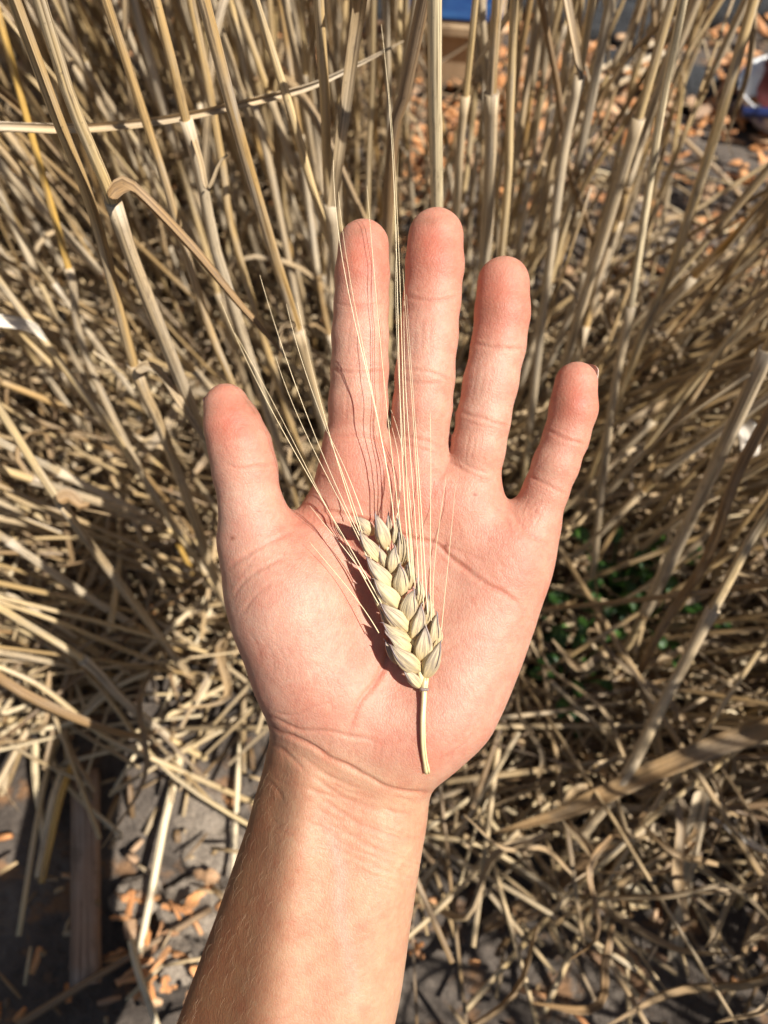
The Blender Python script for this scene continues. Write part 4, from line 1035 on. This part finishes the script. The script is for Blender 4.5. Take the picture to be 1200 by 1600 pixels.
chips = [slip_mesh("wood_chip", rng.uniform(.018, .045), rng.uniform(.008, .016), rng.uniform(.003, .006), rng.normal(0, .1), M_CHIP, 0.22) for _ in range(14)]
strew("wood_chip", chips, 200, view_spots(200, [(620, 120, 1190, 360), (850, 180, 1190, 340), (620, 150, 720, 330), (620, 100, 1190, 300), (640, 120, 1190, 330), (880, 150, 1190, 330), (180, 1370, 330, 1600)]), "rough orange-brown chip of bark mulch lying", "wood chip", "loose bark chips", (0.004, 0.022), 0.3)
straws = []
for _ in range(14):
    L_ = rng.uniform(.07, .24); r = rng.uniform(.0013, .0024); P = smooth_path(np.array([[-L_/2, 0, 0], [-L_/6, rng.normal(0, .004), rng.normal(.003, .004)], [L_/6, rng.normal(0, .004), rng.normal(.003, .004)], [L_/2, 0, 0]]), 14)
    mb = MB(); tube(mb, P, r, 8, rng.uniform(.6, 1), 1); straws.append(mb.mesh("straw_piece", M_LITTER))
strew("straw_piece", straws, 260, view_spots(260, [(0, 560, 480, 1180), (820, 560, 1200, 1200), (640, 1180, 1200, 1400), (0, 980, 400, 1180), (820, 300, 1200, 700), (0, 300, 500, 700)]), "short broken piece of dry straw lying loose", "straw", "loose broken straws", (0.012, 0.05), 0.22)
leafm = []
for _ in range(12):
    L_ = rng.uniform(.05, .13); t = np.linspace(0, 1, 14)
    q = smooth_path(np.array([[0, 0, 0], [L_*.3, rng.normal(0, .005), rng.uniform(.002, .012)], [L_*.65, rng.normal(0, .008), rng.uniform(.0, .014)], [L_*rng.uniform(.85, 1), rng.normal(0, .012), rng.uniform(-.01, .01)]]), 14)
    mb = MB(); ribbon(mb, q, rng.uniform(.004, .011)*np.interp(t, [0, .2, .7, 1], [.5, 1, .8, .1]), [0, 0, 1.], fold=.4, roll=rng.uniform(.4, 1.8), twist=rng.normal(0, 1.2), thick=.0004); leafm.append(mb.mesh("dry_leaf", M_LEAF))
strew("dry_leaf", leafm, 150, view_spots(150, [(0, 560, 480, 1150), (820, 560, 1200, 1200), (800, 1180, 1200, 1450), (0, 300, 500, 800), (820, 400, 1200, 900)]), "withered wheat leaf lying in the litter", "leaf", "withered leaves in the litter", (0.015, 0.12), 0.45)

# straws lying on the bare soil by the stake
def ground_straw(label, a, b, r, z=0.014, mat=None, mid=0.006):
    A = G(*a, z); B = G(*b, z); P = smooth_path(np.array([A, (A*2+B)/3+[0, 0, mid], (A+2*B)/3+[0, 0, mid*.5], B]), 24); mb = MB(); tube(mb, P-A, r*np.linspace(1, .8, 24), 9)
    link("straw_piece", mb.mesh("straw_piece", mat or M_PALEC), None, tuple(A), label=label, category="straw")
ground_straw("long pale straw lying upright on the lit bare soil beside the forearm", (283, 1180), (218, 1490), .0030)
ground_straw("pale jointed straw lying between the bare soil and the forearm", (383, 1080), (362, 1400), .0022)
ground_straw("split yellow straw leaning out towards the forearm's lower edge", (205, 1470), (252, 1620), .0024, .03)
ground_straw("dark grey straw crossing under the long pale one", (30, 1600), (330, 1420), .0026, .01, M_BROWN)
ground_straw("yellow straw of the sunlit bunch beside the stake, longest", (100, 1200), (60, 1370), .0030, .02)
ground_straw("yellow straw of the sunlit bunch beside the stake, slightly bent", (115, 1190), (65, 1380), .0026, .026, M_GOLD)
ground_straw("pale straw leaning on the sunlit bunch beside the stake", (55, 1160), (72, 1330), .0028, .018)
ground_straw("grey straw crossing above the sunlit bunch by the stake", (75, 1100), (-10, 1240), .0028, .03, M_SHEATH)
for k, (a, b) in enumerate((((1060, 58), (930, 112)), ((1065, 78), (935, 128)), ((1050, 98), (925, 152)))):
    ground_straw("grey straw of the level bundle lying among dark stones", a, b, .0035, .03, M_SHEATH)
    bpy.data.objects[-1] if False else None
for o in COL.objects:
    if o.get("label") == "grey straw of the level bundle lying among dark stones": o["group"] = "level straw bundle"

# weathered stake
def build_stake():
    m = straw_mat("weathered_wood", [(0.0, (0.25, 0.16, 0.11)), (1.0, (0.27, 0.18, 0.12))], streak=40, grey=0.6, rough=0.85, bump=0.8)
    A = G(134, 1205, .012); B = G(134, 1540, .012); ax = (B-A); L_ = np.linalg.norm(ax); t = np.linspace(0, 1, 12)
    P = A[None]+ax[None]*t[:, None]; mb = MB()
    sq = lambda th: 1/np.maximum(np.abs(np.cos(th)), np.abs(np.sin(th)))**0.85
    tube(mb, P-A, .0095*(1+rng.normal(0, .03, 12)), 20, .55, 1.0, ref=[0, 0, 1.], prof=sq)
    link("wooden_stake", mb.mesh("wooden_stake", m), None, tuple(A), label="flat weathered wooden stake lying in shade on the soil", category="stake")
build_stake()

# pale soil clods beside the forearm
def rock_mesh(name, s, mat, rough=0.18, sub_=3, seed=0):
    import bmesh
    bm = bmesh.new(); bmesh.ops.create_icosphere(bm, subdivisions=sub_, radius=1.0)
    co = np.array([v.co[:] for v in bm.verts]); nn = (vnoise(co+50, .8, seed)-.5)*2*rough+(vnoise(co+50, .35, seed+1)-.5)*rough
    co = co*(1+nn[:, None])*np.asarray(s)
    for v, c in zip(bm.verts, co): v.co = c
    me = bpy.data.meshes.new(name); bm.to_mesh(me); bm.free(); me.materials.append(mat)
    me.polygons.foreach_set("use_smooth", [True]*len(me.polygons)); return me
def rock_mat(name, c0, c1):
    m, nt, b = new_mat(name); p = nd(nt, 'ShaderNodeTexCoord').outputs['Object']
    n1 = noise(nt, p, 120., 6, .7); c = ramp(nt, [(0.3, c0), (0.7, c1)], n1); c = mixc(nt, .7, c, ramp(nt, [(.38, (.35, .32, .3)), (.5, (1, 1, 1)), (.62, (1.3, 1.25, 1.15))], noise(nt, p, 700., 4, .7)), 'MULTIPLY'); nt.links.new(c, b.inputs['Base Color']); b.inputs['Roughness'].default_value = .9
    bp = nd(nt, 'ShaderNodeBump'); bp.inputs['Strength'].default_value = 1.0; bp.inputs['Distance'].default_value = .006; nt.links.new(n1, bp.inputs['Height']); nt.links.new(bp.outputs[0], b.inputs['Normal']); return m
M_CLOD = rock_mat("soil_clod", (0.19, .15, .112), (.42, .345, .265)); M_STONE = rock_mat("dark_stone", (.018, .019, .020), (.06, .062, .065))
for k, (u, v, s) in enumerate(((310, 1270, .024), (285, 1210, .018), (340, 1330, .02), (215, 1405, .016), (300, 1420, .022), (255, 1500, .02), (345, 1450, .015))):
    p = G(u, v); link("soil_clod", rock_mesh("soil_clod", (s, s*.85, s*.26), M_CLOD, .40, 4, k), None, tuple(p), label="crumbly grey soil clod on the bare patch beside the forearm", category="soil clod", group="soil clods on the bare patch")
for k, (u, v, s) in enumerate(((905, 40, .06), (1115, 15, .07), (985, 60, .05), (850, 20, .06), (1010, 5, .06), (955, 120, .035), (1075, 150, .04), (620, 20, .05))):  # near-black stones, also standing in for the shade at the far edge
    p = G(u, v); link("dark_stone", rock_mesh("dark_stone", (s, s*.8, s*.6), M_STONE, .2, 3, 20+k), None, (p[0], p[1], s*.25), label="dark rounded stone on the mulch, standing in for rock and shade at the far edge of the bed", category="stone", group="dark stones beyond the mulch")

# cardboard carton with a blue top
def build_carton():
    m, nt, b = new_mat("cardboard"); p = nd(nt, 'ShaderNodeTexCoord').outputs['Object']
    nt.links.new(ramp(nt, [(0.3, (.40, .27, .15)), (.7, (.52, .37, .22))], noise(nt, scaled(nt, p, (60, 60, 9)), 1., 4)), b.inputs['Base Color']); b.inputs['Roughness'].default_value = .85
    mbl, nt2, b2 = new_mat("blue_print"); p2 = nd(nt2, 'ShaderNodeTexCoord').outputs['Object']
    nt2.links.new(ramp(nt2, [(0.35, (.03, .12, .45)), (.65, (.07, .25, .65))], noise(nt2, scaled(nt2, p2, (20, 20, 150)), 1., 4)), b2.inputs['Base Color']); b2.inputs['Roughness'].default_value = .45
    c = G(697, 140); root = empty("carton", tuple(c), label="tan cardboard carton with a bright blue top beyond the stalks", category="carton"); root.rotation_euler = (0, 0, math.radians(-8))
    def panel(name, mat, w, h0, h1, dpt, y0):
        import bmesh
        bm = bmesh.new(); bmesh.ops.create_cube(bm, size=1.0)
        for v in bm.verts: v.co = (v.co.x*w, y0+(v.co.y+.5)*dpt, h0+(v.co.z+.5)*(h1-h0))
        bmesh.ops.bevel(bm, geom=list(bm.edges), offset=min(dpt, .02)*.3, segments=3, affect='EDGES')
        me = bpy.data.meshes.new(name); bm.to_mesh(me); bm.free(); me.materials.append(mat); link(name, me, root)
    panel("body", m, .125, 0, .080, .09, 0); panel("blue_top", mbl, .117, .079, .17, .08, .004); panel("flap", m, .118, .070, .083, .006, -.008)
build_carton()

# blue and white bowl with its contents
def build_bowl():
    m, nt, b = new_mat("blue_white_glaze"); tc = nd(nt, 'ShaderNodeTexCoord').outputs['UV']
    vo = nd(nt, 'ShaderNodeTexVoronoi'); vo.inputs['Scale'].default_value = 1.; nt.links.new(scaled(nt, tc, (16, 30, 1)), vo.inputs['Vector'])
    sep = nd(nt, 'ShaderNodeSeparateXYZ'); nt.links.new(tc, sep.inputs[0])
    band = ramp(nt, [(0.0, (1, 1, 1)), (.70, (1, 1, 1)), (.74, (0, 0, 0))], math_(nt, 'DIVIDE', sep.outputs[1], .082))
    pet = ramp(nt, [(.30, (1, 1, 1)), (.42, (0, 0, 0))], vo.outputs['Distance'])
    c = mixc(nt, math_(nt, 'MULTIPLY', pet, band), mixc(nt, math_(nt, 'MULTIPLY', band, .45), (.80, .79, .76), (.42, .42, .75)), (.03, .03, .30))
    nt.links.new(c, b.inputs['Base Color']); b.inputs['Roughness'].default_value = .12
    c0 = G(1228, 215); root = empty("bowl", tuple(c0+[0, .02, 0]), label="white ceramic bowl with blue petal pattern standing on the mulch", category="bowl")
    prof = [(a_*.9, b_*.68) for a_, b_ in [(.030, 0), (.034, .004), (.052, .018), (.070, .042), (.078, .066), (.080, .072), (.077, .072), (.068, .044), (.050, .022), (.0, .016)]]
    N_ = 40; V = []; F = []; U = []; Ls = np.concatenate([[0], np.cumsum(np.hypot(*np.diff(np.array(prof), axis=0).T))])
    for (r, z) in prof:
        for j in range(N_): V.append((r*math.cos(2*math.pi*j/N_), r*math.sin(2*math.pi*j/N_), z))
    for i in range(len(prof)-1):
        for j in range(N_):
            k = (j+1) % N_; F.append((i*N_+j, i*N_+k, (i+1)*N_+k, (i+1)*N_+j)); U.append([(j/N_, Ls[i]), ((j+1)/N_, Ls[i]), ((j+1)/N_, Ls[i+1]), (j/N_, Ls[i+1])])
    mb = MB(); mb.add(V, F, U); put("bowl_body", mb, m, root)
    mr, _, br = new_mat("dark_red_cloth"); br.inputs['Base Color'].default_value = (.12, .012, .012, 1); br.inputs['Roughness'].default_value = .7
    o = link("red_bundle", rock_mesh("red_bundle", (.055, .05, .05), mr, .3, 3, 77), None, tuple(c0+[0, .025, .07]), label="dark red bundle resting in the blue and white bowl", category="bundle")
    mk, _, bk = new_mat("dark_blue_plastic"); bk.inputs['Base Color'].default_value = (.02, .03, .10, 1); bk.inputs['Roughness'].default_value = .3
    mw, _, bw = new_mat("white_tip"); bw.inputs['Base Color'].default_value = (.8, .8, .8, 1)
    A = c0+np.array([-.085, -.035, .056]); B = c0+np.array([-.035, -.045, .060])
    r2 = empty("marker", tuple(A), label="dark blue marker with white end laid across the bowl rim", category="marker")
    mb = MB(); tube(mb, np.array([A, A*.98+B*.02, A*.1+B*.9, B])-A, np.array([.005, .006, .006, .0055]), 12); put("barrel", mb, mk, r2)
    mb = MB(); tube(mb, np.array([B, B+(B-A)*.04, B+(B-A)*.12])-A, np.array([.0052, .0052, .0042]), 12); put("end_cap", mb, mw, r2)
build_bowl()

# green weeds in the shade past the little finger
def build_weed(label, u, v, nleaf, size):
    m, nt, b = new_mat("weed_leaf"); r_ = nd(nt, 'ShaderNodeObjectInfo').outputs['Random']
    c = ramp(nt, [(0, (.030, .085, .012)), (1, (.075, .16, .025))], r_); nt.links.new(c, b.inputs['Base Color']); b.inputs['Roughness'].default_value = .45
    out = nt.nodes['Material Output']; tr = nd(nt, 'ShaderNodeBsdfTranslucent'); mx = nd(nt, 'ShaderNodeMixShader'); nt.links.new(c, tr.inputs[0]); mx.inputs[0].default_value = .3
    nt.links.new(b.outputs[0], mx.inputs[1]); nt.links.new(tr.outputs[0], mx.inputs[2]); nt.links.new(mx.outputs[0], out.inputs[0])
    p = G(u, v); root = empty("green_weed", tuple(p), label=label, category="weed", group="green weeds")
    for i in range(nleaf):
        a = rng.uniform(0, 6.28); h = rng.uniform(.03, .095); rr = rng.uniform(.006, size)
        tip = np.array([rr*math.cos(a), rr*math.sin(a), h]); ln = rng.uniform(.009, .019); dr = np.array([math.cos(a), math.sin(a), rng.uniform(-.3, .3)])
        mb = MB(); tube(mb, smooth_path(np.array([[0, 0, 0], tip*[.4, .4, .7], tip]), 8), .0006, 5); st = put("stem", mb, m, root)
        t = np.linspace(0, 1, 10); q = smooth_path(np.array([tip, tip+dr*ln*.5+[0, 0, .003], tip+dr*ln]), 10)
        mb = MB(); ribbon(mb, q, ln*.62*np.sin(math.pi*np.clip(t*.94+.04, 0, 1))**.7, [0, 0, 1.], fold=.25, roll=.3, thick=.0003); put("leaf", mb, m, root)
build_weed("green leafy weed growing in shade past the little finger", 930, 965, 46, .05)
build_weed("small green weed low beside the palm's outer edge", 865, 1090, 20, .035)
build_weed("sparse green sprout beneath the slanting dark stalks", 985, 1010, 14, .04)

# ------------------------------------------------------------------ the crouching photographer's shirt, out of frame behind the lens
def build_shirt():
    global LO, HI, NX, NY, NZ, gx, gy, gz, VOX
    VOX = 0.01; LO = np.array([-.40, -.80, -.02]); HI = np.array([.60, .06, .95])
    NX, NY, NZ = [int(round((HI[k]-LO[k])/VOX))+1 for k in range(3)]
    gx, gy, gz = [(LO[k]+np.arange(m_)*VOX).astype(np.float32) for k, m_ in enumerate((NX, NY, NZ))]
    F = np.full((NX, NY, NZ), 1.0, np.float32)
    def c(A, B, ra, rb, k):
        A = np.array(A, np.float32); B = np.array(B, np.float32); d_ = B-A
        x = gx[:, None, None]; y = gy[None, :, None]; z = gz[None, None, :]
        t = np.clip(((x-A[0])*d_[0]+(y-A[1])*d_[1]+(z-A[2])*d_[2])/float(d_ @ d_), 0, 1)
        q = np.sqrt((x-A[0]-t*d_[0])**2+(y-A[1]-t*d_[1])**2+(z-A[2]-t*d_[2])**2)-(ra+(rb-ra)*t)
        F[:] = smin(F, q, k)
    e = hand_to_world((-57, -250, 0)); es = hand_to_world((-55, -225, 0))
    c(es, e, .036, .05, .01); c(e, (-.07, -.42, .68), .05, .065, .03); c((-.07, -.42, .68), (.28, -.44, .68), .075, .075, .05)
    c((.10, -.46, .66), (.10, -.50, .20), .14, .15, .08); c((.28, -.44, .68), (.34, -.36, .40), .062, .05, .04); c((.34, -.36, .40), (.16, -.26, .60), .05, .040, .03)
    garment("shirt", F, "grey_cotton", (.10, .11, .13), (.15, .16, .18))
def garment(name, F, mname, c0, c1):
    V, Q = surface_nets(F, LO, VOX)
    m, nt, b = new_mat(mname); p = nd(nt, 'ShaderNodeTexCoord').outputs['Object']
    nt.links.new(ramp(nt, [(.3, c0), (.7, c1)], noise(nt, p, 60., 4)), b.inputs['Base Color']); b.inputs['Roughness'].default_value = .9
    me = bpy.data.meshes.new(name); me.from_pydata(V.tolist(), [], Q.tolist()); me.polygons.foreach_set("use_smooth", [True]*len(me.polygons)); me.materials.append(m); me.update()
    o = link(name, me); o.parent = person; o.matrix_parent_inverse = person.matrix_world.inverted()
build_shirt()
